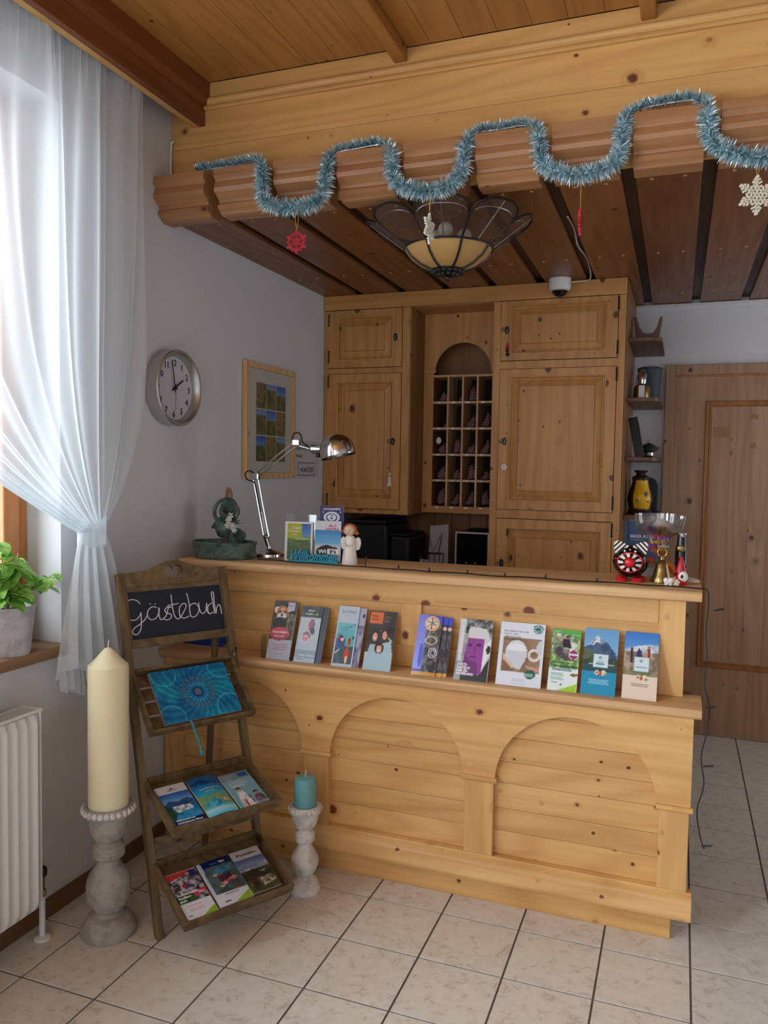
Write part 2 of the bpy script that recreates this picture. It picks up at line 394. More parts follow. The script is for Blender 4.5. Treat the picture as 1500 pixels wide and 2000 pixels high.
# header cladding above the reception (trim_1): planks, bead moulding, crown blocks
hd = obj('trim_1', M().box(0, X1, .815, .95, 2.95, ZM), wood('header', 'x'), kind='structure')
for z0, z1 in ((2.86, 2.998), (2.998, 3.155), (3.155, 3.312), (3.312, ZM)):
    obj('plank', M().box(.001, X1, .797-(.004 if z0 > 3.3 else 0), .815, z0+.0008, z1), wood('header', 'x'), hd, bev=.002)
bead = [(.800,3.308),(.782,3.308),(.777,3.313),(.777,3.319),(.782,3.326),(.786,3.330),(.779,3.335),(.774,3.342),(.774,3.350),(.780,3.358),(.792,3.362),(.800,3.362)]
bm_ = M().prism(bead, 'x', .182, X1); bm_.sm = True
obj('moulding', bm_, wood('header', 'x'), hd)
capp = [(.80,2.992),(.662,2.997),(.660,2.968),(.671,2.958),(.676,2.948),(.668,2.935),(.662,2.918),(.668,2.902),(.690,2.889),(.704,2.878),(.706,2.866),(.696,2.858),(.694,2.846),(.704,2.838),(.716,2.832),(.722,2.822),(.735,2.818),(.80,2.818)]
G0, GP = .283, .2850
edges = [0.0]+[G0+GP*i for i in range(16)]
for i in range(15):
    a = edges[i]+(.026 if i else .001); b = edges[i+1]-.026
    if b > X1: break
    m = M().prism(capp, 'x', a, b); m.sm = True
    obj('crown_block', m, wood('cap', 'x'), hd)

# low boarded ceiling over the desk: boards with gaps, darker boards behind
lc = obj('ceiling.001', M().box(0, X1, .80, YB, ZS+.055, ZS+.10), wood('gap', 'y'), kind='structure')
GS = [(.283, .235)]+[(.283+.2850*i, .233+.2905*i) for i in range(1, 16)]
prev = (0.0, 0.0)
for i, (gf, gb) in enumerate(GS):
    if gf > X1: break
    a0 = prev[0]+(.026 if i else .001); a1 = prev[1]+(.026 if i else .001); b0 = gf-.026; b1 = gb-.026
    vs = [(a0,.735,ZS),(b0,.735,ZS),(b1,YB-.002,ZS),(a1,YB-.002,ZS),(a0,.735,ZS+.022),(b0,.735,ZS+.022),(b1,YB-.002,ZS+.022),(a1,YB-.002,ZS+.022)]
    m = M().add(vs, [(0,3,2,1),(4,5,6,7),(0,1,5,4),(1,2,6,5),(2,3,7,6),(3,0,4,7)])
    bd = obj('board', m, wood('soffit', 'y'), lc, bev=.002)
    pl = M()
    for yy in (.90, 1.98, 2.95):
        t = (yy-.735)/(YB-.735)
        for fr_ in (.25, .75):
            xx = (a0+(b0-a0)*fr_)*(1-t)+(a1+(b1-a1)*fr_)*t
            pl.lathe([(.006, -.004), (.008, 0), (.008, .002)], (xx, yy, ZS), 10)
    obj('screw_plug', pl, plain('brass_screw', (176,136,90), .35, .3) if i == 0 else bpy.data.materials['brass_screw'], bd, kind='stuff')
    # recessed board above the gap
    obj('recessed_board', M().box(max(gf-.12, .001), gf+.12, .80, YB-.002, ZS+.0235, ZS+.045), wood('gap', 'y'), lc)
    prev = (gf, gb)
obj('trim_3', M().prism([(YB-.001,2.80),(YB-.012,2.80),(YB-.026,2.812),(YB-.034,2.822),(YB-.034,2.840),(YB-.001,2.840)], 'x', 1.90, X1), MAT['wall'], kind='structure')

# pelmet along the left wall (trim_2)
pe = obj('trim_2', M().box(.149, .179, -4.5, .795, 3.243, 3.427), wood('pelmet', 'y'), kind='structure', bev=.002)
m = M().prism([(.179,3.320),(.186,3.322),(.200,3.338),(.204,3.350),(.204,3.4265),(.179,3.4265)], 'y', -4.5, .795)
obj('moulding', m, wood('pelmet', 'y'), pe)
obj('lip', M().box(.118, .149, -4.5, .795, 3.243, 3.258), wood('header', 'y'), pe)

# ------------------------------------------------------------------ door in the back wall
dr = obj('door_1', M().box(2.165, 3.075, 3.295, 3.335, .006, 2.372), wood('door', 'z'), kind='structure', bev=.002)
ar = M().box(2.100, 2.162, 3.268, 3.309, 0, 2.443).box(3.078, 3.14, 3.268, 3.309, 0, 2.443).box(2.162, 3.078, 3.268, 3.309, 2.376, 2.443)
obj('architrave', ar, wood('door', 'z'), dr, bev=.004)
st = M().box(2.162, 2.172, 3.282, 3.309, 0, 2.376).box(3.068, 3.078, 3.282, 3.309, 0, 2.376).box(2.172, 3.068, 3.282, 3.309, 2.366, 2.376)
obj('door_stop', st, wood('doormould', 'z'), dr, bev=.002)
def ring(m, x0, x1, z0, z1, prof, ydir=-1, y=0.0):
    """mitred rectangular moulding: prof = (inset, out) pairs"""
    n = len(prof); vs = []
    for ins, out in prof:
        for cx_, cz_ in ((x0+ins, z0+ins), (x1-ins, z0+ins), (x1-ins, z1-ins), (x0+ins, z1-ins)): vs.append((cx_, y-out, cz_))
    fs = [(j*4+i, j*4+(i+1) % 4, (j+1)*4+(i+1) % 4, (j+1)*4+i) for j in range(n-1) for i in range(4)]
    return m.add(vs, fs)
obj('panel_moulding', ring(M(), 2.352, 2.90, .462, 2.207, [(0,-.002),(0,.008),(.006,.014),(.014,.015),(.018,.008),(.024,.008),(.030,.012),(.036,.006),(.038,-.002)], y=3.295), wood('doormould', 'z'), dr)
for i in range(4):
    a = 2.392+i*.117; obj('panel_board', M().box(a+.0006, a+.1164, 3.291, 3.296, .50, 2.168), wood('door', 'z'), dr)
for p in ((2.402, 2.505, 1.972, 2.038), (2.62, 2.66, 1.90, 1.935), (2.62, 2.665, 2.09, 2.12)):
    obj('tape_mark', M().box(p[0], p[1], 3.2903, 3.291, p[2], p[3]), MAT['tape'], dr)
obj('door_handle', M().box(2.985, 3.015, 3.286, 3.295, 1.10, 1.34).tube([(3.0,3.29,1.26),(3.0,3.25,1.26),(2.99,3.24,1.26),(2.88,3.24,1.255)], .009), MAT['brass'], dr)

# ------------------------------------------------------------------ raised-panel cabinet doors
def panel_door(name, par, x0, x1, z0, z1, px0, px1, pz0, pz1, y, mat):
    m = M(); t = .022
    prof = [(0, -t), (0, 0)]
    m2 = M()
    # frame face with rectangular opening
    o = [(x0, z0), (x1, z0), (x1, z1), (x0, z1)]; q = [(px0, pz0), (px1, pz0), (px1, pz1), (px0, pz1)]
    vs = [(a, y, b) for a, b in o]+[(a, y, b) for a, b in q]+[(a, y+t, b) for a, b in o]
    fs = [(i, (i+1) % 4, 4+(i+1) % 4, 4+i) for i in range(4)]+[((i+1) % 4, i, 8+i, 8+(i+1) % 4) for i in range(4)]+[(8, 11, 10, 9)]
    m.add(vs, fs)
    d = obj(name, m, mat, par)
    pn = ring(M(), px0, px1, pz0, pz1, [(-.006,.002),(.000,.003),(.004,-.004),(.006,-.017),(.013,-.017),(.016,-.012),(.048,.000),(.050,-.005),(.053,-.005),(.055,.002)], y=y)
    n = len(pn.v); pn.f.append((n-4, n-3, n-2, n-1)); pn.sm = False
    pp = obj('raised_panel', pn, mat, d)
    return d
def escutcheon(par, x, z, y, key=True):
    m = M(); pts = [(x+.011*math.cos(a)*(1+.25*math.cos(2*a)), z+.026*math.sin(a)*(1-.18*math.cos(4*a))) for a in [2*PI*i/20 for i in range(20)]]
    m.prism(pts, 'y', y-.003, y); e = obj('escutcheon', m, MAT['dark'], par)
    obj('keyhole_plate', M().prism([(x-.004, z-.012), (x+.004, z-.012), (x+.003, z+.01), (x-.003, z+.01)], 'y', y-.0042, y-.003), MAT['steel'], par)
    if key:
        kk = M().tube([(x, y-.003, z), (x, y-.030, z)], .0028, 6).tube([(x+.012*math.cos(a)-.012, y-.034, z+.010*math.sin(a)) for a in [2*PI*i/12 for i in range(12)]], .0022, 6, True)
        obj('key', kk, MAT['dark'], par)
def hinge(par, x, z, y):
    m = M().tube([(x, y-.004, z-.03), (x, y-.004, z+.03)], .0045, 8).ball((x, y-.004, z+.034), .006).ball((x, y-.004, z-.034), .006)
    obj('hinge', m, MAT['dark'], par)
CY = 2.474; cz, cx_ = wood('cabinet', 'z'), wood('cabinet', 'x')
# hanging cabinet, left
hc = empty('hanging_cabinet', (.3, 2.7, 1.441), label='knotty pine hanging cabinet with two raised-panel doors in the wall corner', cat='cabinet')
b = M().box(.003, .021, CY, 2.97, 1.441, 2.75).box(.573, .593, CY, 2.97, 1.441, 2.75).box(.021, .573, CY+.01, 2.97, 1.441, 1.459).box(.021, .573, 2.955, 2.97, 1.459, 2.75)
obj('body', b, cz, hc, bev=.002)
obj('face_frame', M().box(.003, .029, CY-.004, CY, 1.441, 2.75).box(.541, .593, CY-.004, CY, 1.441, 2.75).box(.029, .541, CY-.002, CY+.018, 1.443, 1.470).box(.029, .541, CY-.002, CY+.018, 2.345, 2.378), cz, hc)
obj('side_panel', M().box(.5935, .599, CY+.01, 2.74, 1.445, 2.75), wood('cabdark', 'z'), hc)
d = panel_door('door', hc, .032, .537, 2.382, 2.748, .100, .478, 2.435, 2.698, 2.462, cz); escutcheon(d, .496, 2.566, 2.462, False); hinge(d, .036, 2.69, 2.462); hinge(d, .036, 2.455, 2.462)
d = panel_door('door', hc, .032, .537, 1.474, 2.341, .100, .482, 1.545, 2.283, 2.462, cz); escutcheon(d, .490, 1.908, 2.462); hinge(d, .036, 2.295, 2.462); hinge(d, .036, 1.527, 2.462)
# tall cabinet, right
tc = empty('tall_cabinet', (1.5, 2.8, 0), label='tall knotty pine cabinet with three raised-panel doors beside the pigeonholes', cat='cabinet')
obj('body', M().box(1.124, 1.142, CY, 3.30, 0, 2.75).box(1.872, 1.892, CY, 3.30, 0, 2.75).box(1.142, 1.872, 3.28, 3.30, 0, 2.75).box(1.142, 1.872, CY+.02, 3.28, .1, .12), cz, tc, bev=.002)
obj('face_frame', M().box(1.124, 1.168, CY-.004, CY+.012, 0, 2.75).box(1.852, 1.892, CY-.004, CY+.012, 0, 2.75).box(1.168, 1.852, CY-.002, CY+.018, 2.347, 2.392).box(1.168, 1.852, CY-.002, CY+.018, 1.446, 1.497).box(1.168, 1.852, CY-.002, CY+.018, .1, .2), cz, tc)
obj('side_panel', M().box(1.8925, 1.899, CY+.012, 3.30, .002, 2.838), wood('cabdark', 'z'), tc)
for z0, z1, a, b_ in ((2.396, 2.748, 2.440, 2.716), (1.501, 2.343, 1.562, 2.292), (.60, 1.442, .68, 1.384)):
    d = panel_door('door', tc, 1.172, 1.848, z0, z1, 1.238, 1.785, a, b_, 2.462, cz)
    escutcheon(d, 1.208, {2.396: 2.576, 1.501: 1.911, .60: 1.172}[z0], 2.462); hinge(d, 1.850, z1-.045, 2.462); hinge(d, 1.850, z0+.055, 2.462)
# frieze board over both cabinets
fz = tag(obj('frieze_board', M().box(.003, 1.893, 2.450, 2.480, 2.752, 2.8435), cx_, bev=.004, loc=(.9, 2.46, 2.752)), 'long pine frieze board running over the cabinets under the low ceiling', 'board')
# pigeonhole rack with arch
kr = empty('pigeonhole_rack', (.86, 2.8, 1.45), label='pine key rack of twenty pigeonholes under an arched niche', cat='key rack')
def arch_pts(cx0, cz0, r, n=24, a0=0, a1=PI): return [(cx0+r*math.cos(a0+(a1-a0)*i/n), cz0+r*math.sin(a0+(a1-a0)*i/n)) for i in range(n+1)]
RY = 2.745
ap = arch_pts(.863, 2.372, .188)
poly = [(.600, 1.449), (.666, 1.449), (.666, 2.372)]+[(.675, 2.372)]+ap[::-1][1:-1]+[(1.051, 2.372), (1.060, 2.372), (1.060, 1.449), (1.123, 1.449), (1.123, 2.750), (.600, 2.750)]
mm = M().prism(poly, 'y', RY, RY+.02)
obj('arched_front', mm, cz, kr)
obj('top_panel', M().box(.600, 1.123, 2.481, RY+.02, 2.7505, 2.760), cx_, kr)
obj('shade_back', M().box(.666, 1.060, 2.950, 2.9545, 1.46, 2.34), plain('pigeonhole_shade', (34,24,26), .9), kr)  # near-black sheet puts the shade inside the pigeonholes into colour
obj('bottom_rail', M().box(.666, 1.060, RY, RY+.02, 1.449, 1.494), cx_, kr)
obj('impost', M().box(.600, .684, RY-.012, RY, 2.368, 2.388), cx_, kr, bev=.003)
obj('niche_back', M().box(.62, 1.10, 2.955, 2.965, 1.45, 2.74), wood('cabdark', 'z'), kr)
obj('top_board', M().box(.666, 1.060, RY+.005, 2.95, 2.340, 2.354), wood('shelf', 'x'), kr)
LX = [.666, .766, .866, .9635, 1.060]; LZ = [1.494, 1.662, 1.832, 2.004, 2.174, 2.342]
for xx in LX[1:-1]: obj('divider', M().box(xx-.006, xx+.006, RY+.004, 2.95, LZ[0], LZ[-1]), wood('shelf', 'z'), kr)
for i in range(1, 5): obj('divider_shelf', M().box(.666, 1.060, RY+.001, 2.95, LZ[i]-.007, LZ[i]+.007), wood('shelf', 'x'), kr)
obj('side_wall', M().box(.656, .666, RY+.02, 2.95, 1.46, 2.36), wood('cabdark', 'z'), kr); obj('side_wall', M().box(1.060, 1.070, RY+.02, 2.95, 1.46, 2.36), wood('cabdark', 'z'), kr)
nn = 0
for r_ in range(5):
    for c_ in range(4):
        cx0 = (LX[c_]+LX[c_+1])/2-.01; z0 = LZ[4-r_]
        obj('number_plate', M().box(cx0-.011, cx0+.011, RY-.0025, RY+.001 if r_ < 4 else RY, z0-.006-(.009 if r_ == 4 else 0), z0+.006-(.009 if r_ == 4 else 0)), MAT['porcelain'], kr)
rowname = ['top', 'second', 'middle', 'fourth', 'bottom']; colname = ['left', 'second', 'third', 'right']
fill = {(0,0): .05, (0,1): .03, (0,2): .075, (1,0): .03, (1,2): .065, (1,3): .08, (2,0): .05, (2,1): .075, (2,2): .05, (2,3): .07, (3,0): .065, (3,1): .05, (3,2): .08, (3,3): .05, (4,0): .085, (4,1): .06, (4,2): .07, (4,3): .075}
for (r_, c_), hgt in fill.items():
    z0 = LZ[4-r_]+.008; x0, x1 = LX[c_]+.012, LX[c_+1]-.010; cx0 = (x0+x1)/2+.008
    if hgt < .04: x0 = x1-.03
    m = M(); rr = random.Random(r_*7+c_)
    def bag(u, v, x0=x0, x1=x1, z0=z0, h=hgt*1.25, ph=rr.random()*6):
        a = 2*PI*u; w_ = (x1-x0)/2*min(1, v/.12)**.5*(1-v)**.62*.92+.0002; cx1 = (x0+x1)/2+(x1-x0)*.22*v+.004*math.sin(7*v+ph)
        return (cx1+w_*math.cos(a)*(1+.16*math.sin(3*a+ph+5*v)), 2.80+.035*math.sin(a)*(1-v*.5), z0+h*v*(1+.08*math.sin(2*a+ph)))
    m.grid(bag, 14, 8)
    tag(obj('cloth_bag', m, MAT['sock'], loc=(cx0, 2.8, z0)), 'small red checked cloth bag in the %s pigeonhole of the %s row' % (colname[c_], rowname[r_]), 'bag', 'checked cloth bags in the pigeonholes')
tag(obj('round_tag', M().prism([(.706+.017*math.cos(2*PI*i/20), 1.925+.022*math.sin(2*PI*i/20)) for i in range(20)], 'y', 2.757, 2.76), MAT['porcelain'], loc=(.706, 2.757, 1.91)), 'round white tag above the bag in the left middle pigeonhole', 'tag')
# panelled wall behind the desk area
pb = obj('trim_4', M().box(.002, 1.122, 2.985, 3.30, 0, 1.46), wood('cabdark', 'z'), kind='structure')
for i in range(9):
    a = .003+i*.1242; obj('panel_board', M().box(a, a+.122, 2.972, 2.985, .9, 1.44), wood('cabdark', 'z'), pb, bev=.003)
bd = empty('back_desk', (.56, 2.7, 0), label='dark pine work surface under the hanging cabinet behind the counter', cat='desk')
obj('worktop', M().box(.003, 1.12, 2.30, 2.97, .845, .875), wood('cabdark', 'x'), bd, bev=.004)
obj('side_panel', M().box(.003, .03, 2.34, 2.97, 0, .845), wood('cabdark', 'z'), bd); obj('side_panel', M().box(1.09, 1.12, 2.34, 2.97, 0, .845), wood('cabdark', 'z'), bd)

# corner shelves right of the tall cabinet
def shelf(z, dep, lab, x1=2.088):
    pts = [(1.8995, 3.307), (1.8995, 2.62), (2.02, 2.62)]+[(x1-.06+.06*math.cos(a), 2.68-.06*math.sin(a)) for a in [PI/2*(1-i/6) for i in range(7)]]+[(x1, 3.307)]
    return tag(obj('corner_shelf', M().prism(pts, 'z', z-.024, z), wood('brown', 'y'), loc=(1.99, 2.9, z-.024), bev=.003), lab, 'shelf', 'rounded corner shelves')
shelf(2.530, 0, 'topmost rounded brown shelf on the side of the tall cabinet')
shelf(2.178, 0, 'second rounded brown shelf from the top beside the tall cabinet')
shelf(1.828, 0, 'third rounded brown shelf from the top beside the tall cabinet')
shelf(1.482, 0, 'fourth rounded brown shelf from the top, holding the yellow lantern')
shelf(1.200, 0, 'lowest brown shelf beside the tall cabinet, holding the blue folder')
# ------------------------------------------------------------------ reception counter
ct = empty('reception_counter', (1.15, .95, 0), label='long pine reception counter with blind arches, a brochure ledge and a thick top', cat='counter')
pX, pZ, sX = wood('pine', 'x'), wood('pine', 'z'), wood('shelf', 'x')
obj('plinth', M().box(.003, 2.237, .758, 1.20, 0, .120), pX, ct, bev=.002)
bp = [(.775,.100),(.716,.100),(.712,.106),(.712,.118),(.716,.124),(.716,.160),(.722,.174),(.732,.184),(.741,.190),(.742,.197),(.775,.197)]
m = M().prism(bp, 'x', .003, 2.306); m.sm = True
obj('base_moulding', m, pX, ct)
obj('carcass', M().box(.003, 2.285, .785, 1.12, .19, .848).box(.003, 2.245, .888, 1.05, .893, 1.262), wood('cabdark', 'x'), ct)
hgt = [.098, .092, .104, .086, .100, .094, .077]; z = .197
for h in hgt:
    obj('plank', M().box(.004, 2.288, .773, .786, z+.0006, z+h-.0006), pX, ct, bev=.0012); z += h
# arch frame
prof_top, zs_ = .849, .503
arcs = [(.41, .305), (1.14, .294), (1.869, .304)]
poly = [(.003, prof_top), (.003, zs_)]
for c, r in arcs:
    poly += [(c-r, zs_)] if c-r > .004 else []
    poly += [(c-r*math.cos(PI*i/28), zs_+r*.965*math.sin(PI*i/28)) for i in range(1, 28)] + [(c+r, zs_)]
poly += [(2.292, zs_), (2.292, prof_top)]
obj('arch_frame', M().prism(poly, 'y', .745, .773), pX, ct)
for x0, x1 in ((.003, .105), (.720, .846), (1.440, 1.566), (2.180, 2.292)):
    obj('pilaster', M().box(x0+.004, x1-.004, .740, .773, .197, .502), pZ, ct, bev=.003)
    m = M().prism([(.773,.494),(.738,.494),(.731,.500),(.730,.508),(.735,.515),(.773,.515)], 'x', max(x0-.008, .003), x1+.008); m.sm = True
    obj('capital', m, pX, ct)
lp = [(.90,.893),(.716,.893),(.708,.889),(.704,.880),(.706,.868),(.716,.857),(.730,.849),(.90,.849)]
m = M().prism(lp, 'x', .003, 2.317); m.sm = True
obj('ledge', m, sX, ct)
for z0, z1, yy in ((.894, .985, .866), (.985, 1.075, .872), (1.075, 1.168, .872)):
    obj('plank', M().box(.004, 2.24, yy, .888, z0, z1), pX, ct, bev=.0015)
obj('stile', M().box(1.120, 1.210, .858, .876, .986, 1.166), pZ, ct, bev=.002)
obj('stile', M().box(2.158, 2.252, .848, .95, .894, 1.262), pZ, ct, bev=.002)
obj('upper_rail', M().box(.004, 2.157, .852, .90, 1.166, 1.262), pX, ct, bev=.002)
tp = [(1.20,1.264),(.806,1.264),(.797,1.268),(.793,1.276),(.792,1.292),(.796,1.300),(.804,1.304),(1.20,1.304)]
m = M().prism(tp, 'x', .045, 2.305); m.sm = True
obj('countertop', m, sX, ct)
obj('bracket', M().box(.05, .09, .86, 1.18, 1.05, 1.264), wood('cabdark', 'z'), ct)

# ------------------------------------------------------------------ printed matter
def vn(nu, nv, sx, sy, seed):
    rg = np.random.RandomState(seed); o = np.zeros((nv+1, nu+1)); a = 1.0; tot = 0
    for k in range(4):
        gx, gy = int(sx*2**k)+2, int(sy*2**k)+2; g = rg.rand(gy+1, gx+1)
        X = np.linspace(0, gx-1.001, nu+1); Y = np.linspace(0, gy-1.001, nv+1); xi = X.astype(int); yi = Y.astype(int); fx = X-xi; fy = (Y-yi)[:, None]
        fx = fx*fx*(3-2*fx); fy = fy*fy*(3-2*fy)
        v = g[yi][:, xi]*(1-fx)+g[yi][:, xi+1]*fx; v2 = g[yi+1][:, xi]*(1-fx)+g[yi+1][:, xi+1]*fx
        o += a*(v*(1-fy)+v2*fy); tot += a; a *= .6
    return np.clip((o/tot-.5)*1.7+.5, 0, 1)
def raster(layers, nu, nv):
    U, V = np.meshgrid(np.linspace(0, 1, nu+1), np.linspace(0, 1, nv+1)); C = np.ones((nv+1, nu+1, 3))
    for q, L in enumerate(layers):
        k = L[0]
        if k == 'rect': msk = (U >= L[1]) & (U <= L[3]) & (V >= L[2]) & (V <= L[4]); C[msk] = np.array(L[5])/255
        elif k == 'grad':
            msk = (U >= L[1]) & (U <= L[3]) & (V >= L[2]) & (V <= L[4]); t = np.clip((V-L[2])/(L[4]-L[2]), 0, 1)[..., None]
            C = np.where(msk[..., None], (np.array(L[5])*(1-t)+np.array(L[6])*t)/255, C)
        elif k == 'noise':
            msk = (U >= L[1]) & (U <= L[3]) & (V >= L[2]) & (V <= L[4]); t = vn(nu, nv, L[7], L[7]*1.7, q+int(L[5][0]))[..., None]
            t = np.clip((t-.3)/.4, 0, 1); C = np.where(msk[..., None], (np.array(L[5])*(1-t)+np.array(L[6])*t)/255, C)
        elif k == 'ell': msk = ((U-L[1])/L[3])**2+((V-L[2])/L[4])**2 <= 1; C[msk] = np.array(L[5])/255
        elif k == 'ring':
            d = np.sqrt(((U-L[1])/L[3])**2+((V-L[2])/L[4])**2); msk = (d <= 1) & (d >= L[6]); C[msk] = np.array(L[5])/255
        elif k == 'poly':
            P = L[1]; ins = np.zeros(U.shape, bool)
            for i in range(len(P)):
                (x1, y1), (x2, y2) = P[i], P[(i+1) % len(P)]
                if y1 == y2: continue
                ins ^= ((y1 > V) != (y2 > V)) & (U < (x2-x1)*(V-y1)/(y2-y1)+x1)
            C[ins] = np.array(L[2])/255
        elif k == 'npoly':
            P = L[1]; ins = np.zeros(U.shape, bool)
            for i in range(len(P)):
                (x1, y1), (x2, y2) = P[i], P[(i+1) % len(P)]
                if y1 == y2: continue
                ins ^= ((y1 > V) != (y2 > V)) & (U < (x2-x1)*(V-y1)/(y2-y1)+x1)
            t = np.clip((vn(nu, nv, L[4], L[4]*1.7, q+9)-.3)/.4, 0, 1)[..., None]
            C = np.where(ins[..., None], (np.array(L[2])*(1-t)+np.array(L[3])*t)/255, C)
        elif k == 'fn': C = L[1](U, V, C)
    return C
_tc = {}
def text_tris(s, bold=0, shear=0):
    key = (s, bold, shear)
    if key in _tc: return _tc[key]
    cu = bpy.data.curves.new('t', 'FONT'); cu.body = s; cu.size = 1; cu.align_x = 'LEFT'; cu.resolution_u = 2; cu.offset = bold; cu.shear = shear
    ob = bpy.data.objects.new('t', cu); me = bpy.data.meshes.new_from_object(ob)
    vs = [tuple(v.co) for v in me.vertices]; fs = [tuple(p.vertices) for p in me.polygons]
    bpy.data.objects.remove(ob); bpy.data.curves.remove(cu); bpy.data.meshes.remove(me)
    w = max([v[0] for v in vs] or [1]); _tc[key] = (vs, fs, w); return _tc[key]
def cover_mesh(w, h, layers, texts, nu=40, nv=76, curl=0.0):
    C = s2l(raster(layers, nu, nv)); m = M()
    def Y(u, v): return -.0004-curl*math.sin(PI*u)*1.0
    m.v = [(-w/2+w*i/nu, Y(i/nu, j/nv), h*j/nv) for j in range(nv+1) for i in range(nu+1)]
    cols = []
    for j in range(nv):
        for i in range(nu):
            a = j*(nu+1)+i; m.f.append((a, a+1, a+nu+2, a+nu+1))
            for jj, ii in ((j, i), (j, i+1), (j+1, i+1), (j+1, i)): cols += [*C[jj, ii], 1]
    for t in texts:
        s, u, v, size, col = t[:5]; al = t[5] if len(t) > 5 else 'l'; bold = t[6] if len(t) > 6 else 0; mw = t[7] if len(t) > 7 else None; shear = t[8] if len(t) > 8 else 0
        vs, fs, tw = text_tris(s, bold, shear); sz = size*h; sx = sz
        if mw: sx = mw*w/tw
        x0 = -w/2+w*u-(tw*sx/2 if al == 'c' else 0); z0 = h*v; o = len(m.v); lc_ = [float(q) for q in s2l([c/255 for c in col])]+[1.0]
        def P(p):
            x = x0+p[0]*sx; return (x, Y(min(max((x+w/2)/w, 0), 1), 0)-.0005, z0+p[1]*sz)
        m.v += [P(p) for p in vs]
        for f in fs: m.f.append(tuple(i+o for i in f)); cols += lc_*len(f)
    m.c = cols
    return m
def block_mesh(w, h, t):
    return M().box(-w/2, w/2, 0, t, 0, h)
def leaflet(name, w, h, t, layers, texts, label, cat='brochure', group=None, base=None, yaw=0, lean=.42, mat=None, edge=None, nu=40, nv=76, curl=0):
    """front face looks along -Y of its own frame, standing on its lower edge"""
    o = obj(name, block_mesh(w, h, t), edge or MAT['paper'], loc=(0,0,0), world=False)
    obj('cover', cover_mesh(w, h, layers, texts, nu, nv, curl), MAT['pr'], o, world=False)
    if base is not None:
        o.rotation_mode = 'XYZ'
        o.matrix_world = Matrix.Translation(Vector(base)*K) @ Matrix.Rotation(yaw, 4, 'Z') @ Matrix.Rotation(-lean, 4, 'X')
    if mat is not None: o.matrix_world = mat
    return tag(o, label, cat, group)
W, BK = (248,248,250), (20,20,24)
MTN = lambda a, col, col2: ('npoly', a, col, col2, 6)
LG = 'brochures on the counter ledge'
def lines(u0, v0, n, dv, w_, col, size=.016, al='l'):   # unreadable small print set as thin strips
    rr = random.Random(int(u0*100+v0*1000+n)); out = []
    for i in range(n):
        ww = w_*rr.uniform(.75, 1); x0 = u0-(ww/2 if al == 'c' else 0); out.append(('rect', x0, v0-i*dv, x0+ww, v0-i*dv+size*.8, col))
    return out
B1 = [('noise',0,0,1,1,(84,84,78),(46,48,46),5), ('noise',.62,.3,1,.78,(150,140,110),(70,74,60),9), ('ell',.14,.84,.11,.055,(238,230,224)), ('ell',.66,.86,.10,.045,(238,230,224)), ('ell',.38,.80,.24,.115,(186,120,74)), ('ell',.38,.735,.2,.06,(240,236,232)), ('ell',.28,.80,.05,.02,(60,30,26)), ('ell',.5,.80,.05,.02,(60,30,26)),
      ('ell',.38,.855,.1,.03,(222,176,120)), ('ell',.38,.755,.055,.025,(20,18,20)), ('ell',.36,.62,.27,.10,(44,40,42)), ('rect',.60,.83,.88,.975,(206,198,220)),
      ('rect',0,0,1,.33,(226,222,236)), ('ell',.42,.43,.42,.115,(214,74,92))]+lines(.5,.24,3,.035,.72,(222,130,150),.014,'c')+lines(.5,.12,2,.03,.4,(180,170,190),.012,'c')
T1 = [('WILLKOMMEN', .42, .445, .048, W, 'c', .02, .62), ('WELCOME!', .42, .375, .048, W, 'c', .02, .44), ('ZOO', .74, .905, .04, (110,80,150), 'c', .02)]
B2 = [('grad',0,0,1,1,(190,208,222),(206,220,230)), ('noise',0,.79,1,1,(74,84,88),(96,106,110),4), ('rect',0,0,1,.215,(150,178,200)), ('rect',0,0,1,.07,(176,204,222)),
      ('noise',.0,.25,.02,.3,(190,210,220),(190,210,220),3), ('ell',.60,.66,.15,.11,(128,126,134)), ('ell',.68,.555,.12,.06,(104,106,112)), ('ell',.54,.67,.10,.075,(196,116,132)), ('ell',.40,.47,.22,.105,(214,218,224)), ('ell',.42,.46,.19,.085,(150,136,144)), ('ell',.40,.43,.13,.06,(230,150,164)), ('ring',.36,.40,.2,.07,(236,238,240),.86), ('poly',[(.62,.84),(.74,.9),(.86,.84)],(120,160,90))]+lines(.12,.05,1,.03,.3,(120,140,160),.01)
T2 = [('Natur', .30, .905, .055, W, 'l', .01, None, .4), ('ERLEBEN', .20, .845, .04, W, 'l', .01), ('Natur erleben', .22, .11, .05, W, 'l', .01)]
B3 = [('grad',0,.8,1,1,(190,206,226),(206,220,236)), ('rect',0,0,1,1,(196,212,230)), ('grad',.07,.30,.93,.72,(84,176,190),(126,202,220)), ('rect',.07,.04,.93,.30,(74,104,90)), ('noise',.07,.04,.93,.34,(60,96,84),(96,108,150),5), ('noise',.07,.30,.5,.46,(84,110,160),(74,96,140),4), ('ell',.28,.46,.13,.055,(60,44,54)), ('ell',.24,.455,.06,.04,(206,60,70)), ('ell',.36,.44,.07,.03,(236,232,230)), ('ell',.70,.40,.09,.08,(196,140,60)), ('ell',.72,.42,.04,.06,(120,40,50)), ('ell',.66,.20,.13,.10,(226,62,56)), ('ell',.66,.115,.06,.06,(240,216,190)), ('ell',.88,.48,.05,.03,(40,80,60)), ('poly',[(.07,.50),(.93,.72),(.93,.714),(.07,.495)],(50,60,70)), ('poly',[(.25,.62),(.93,.70),(.93,.694),(.25,.615)],(60,70,80)), ('poly',[(.07,.22),(.3,.3),(.3,.27),(.1,.2)],(200,216,230))]
T3 = [('KATRIN', .5, .885, .058, (110,120,130), 'c', 0, .66)]
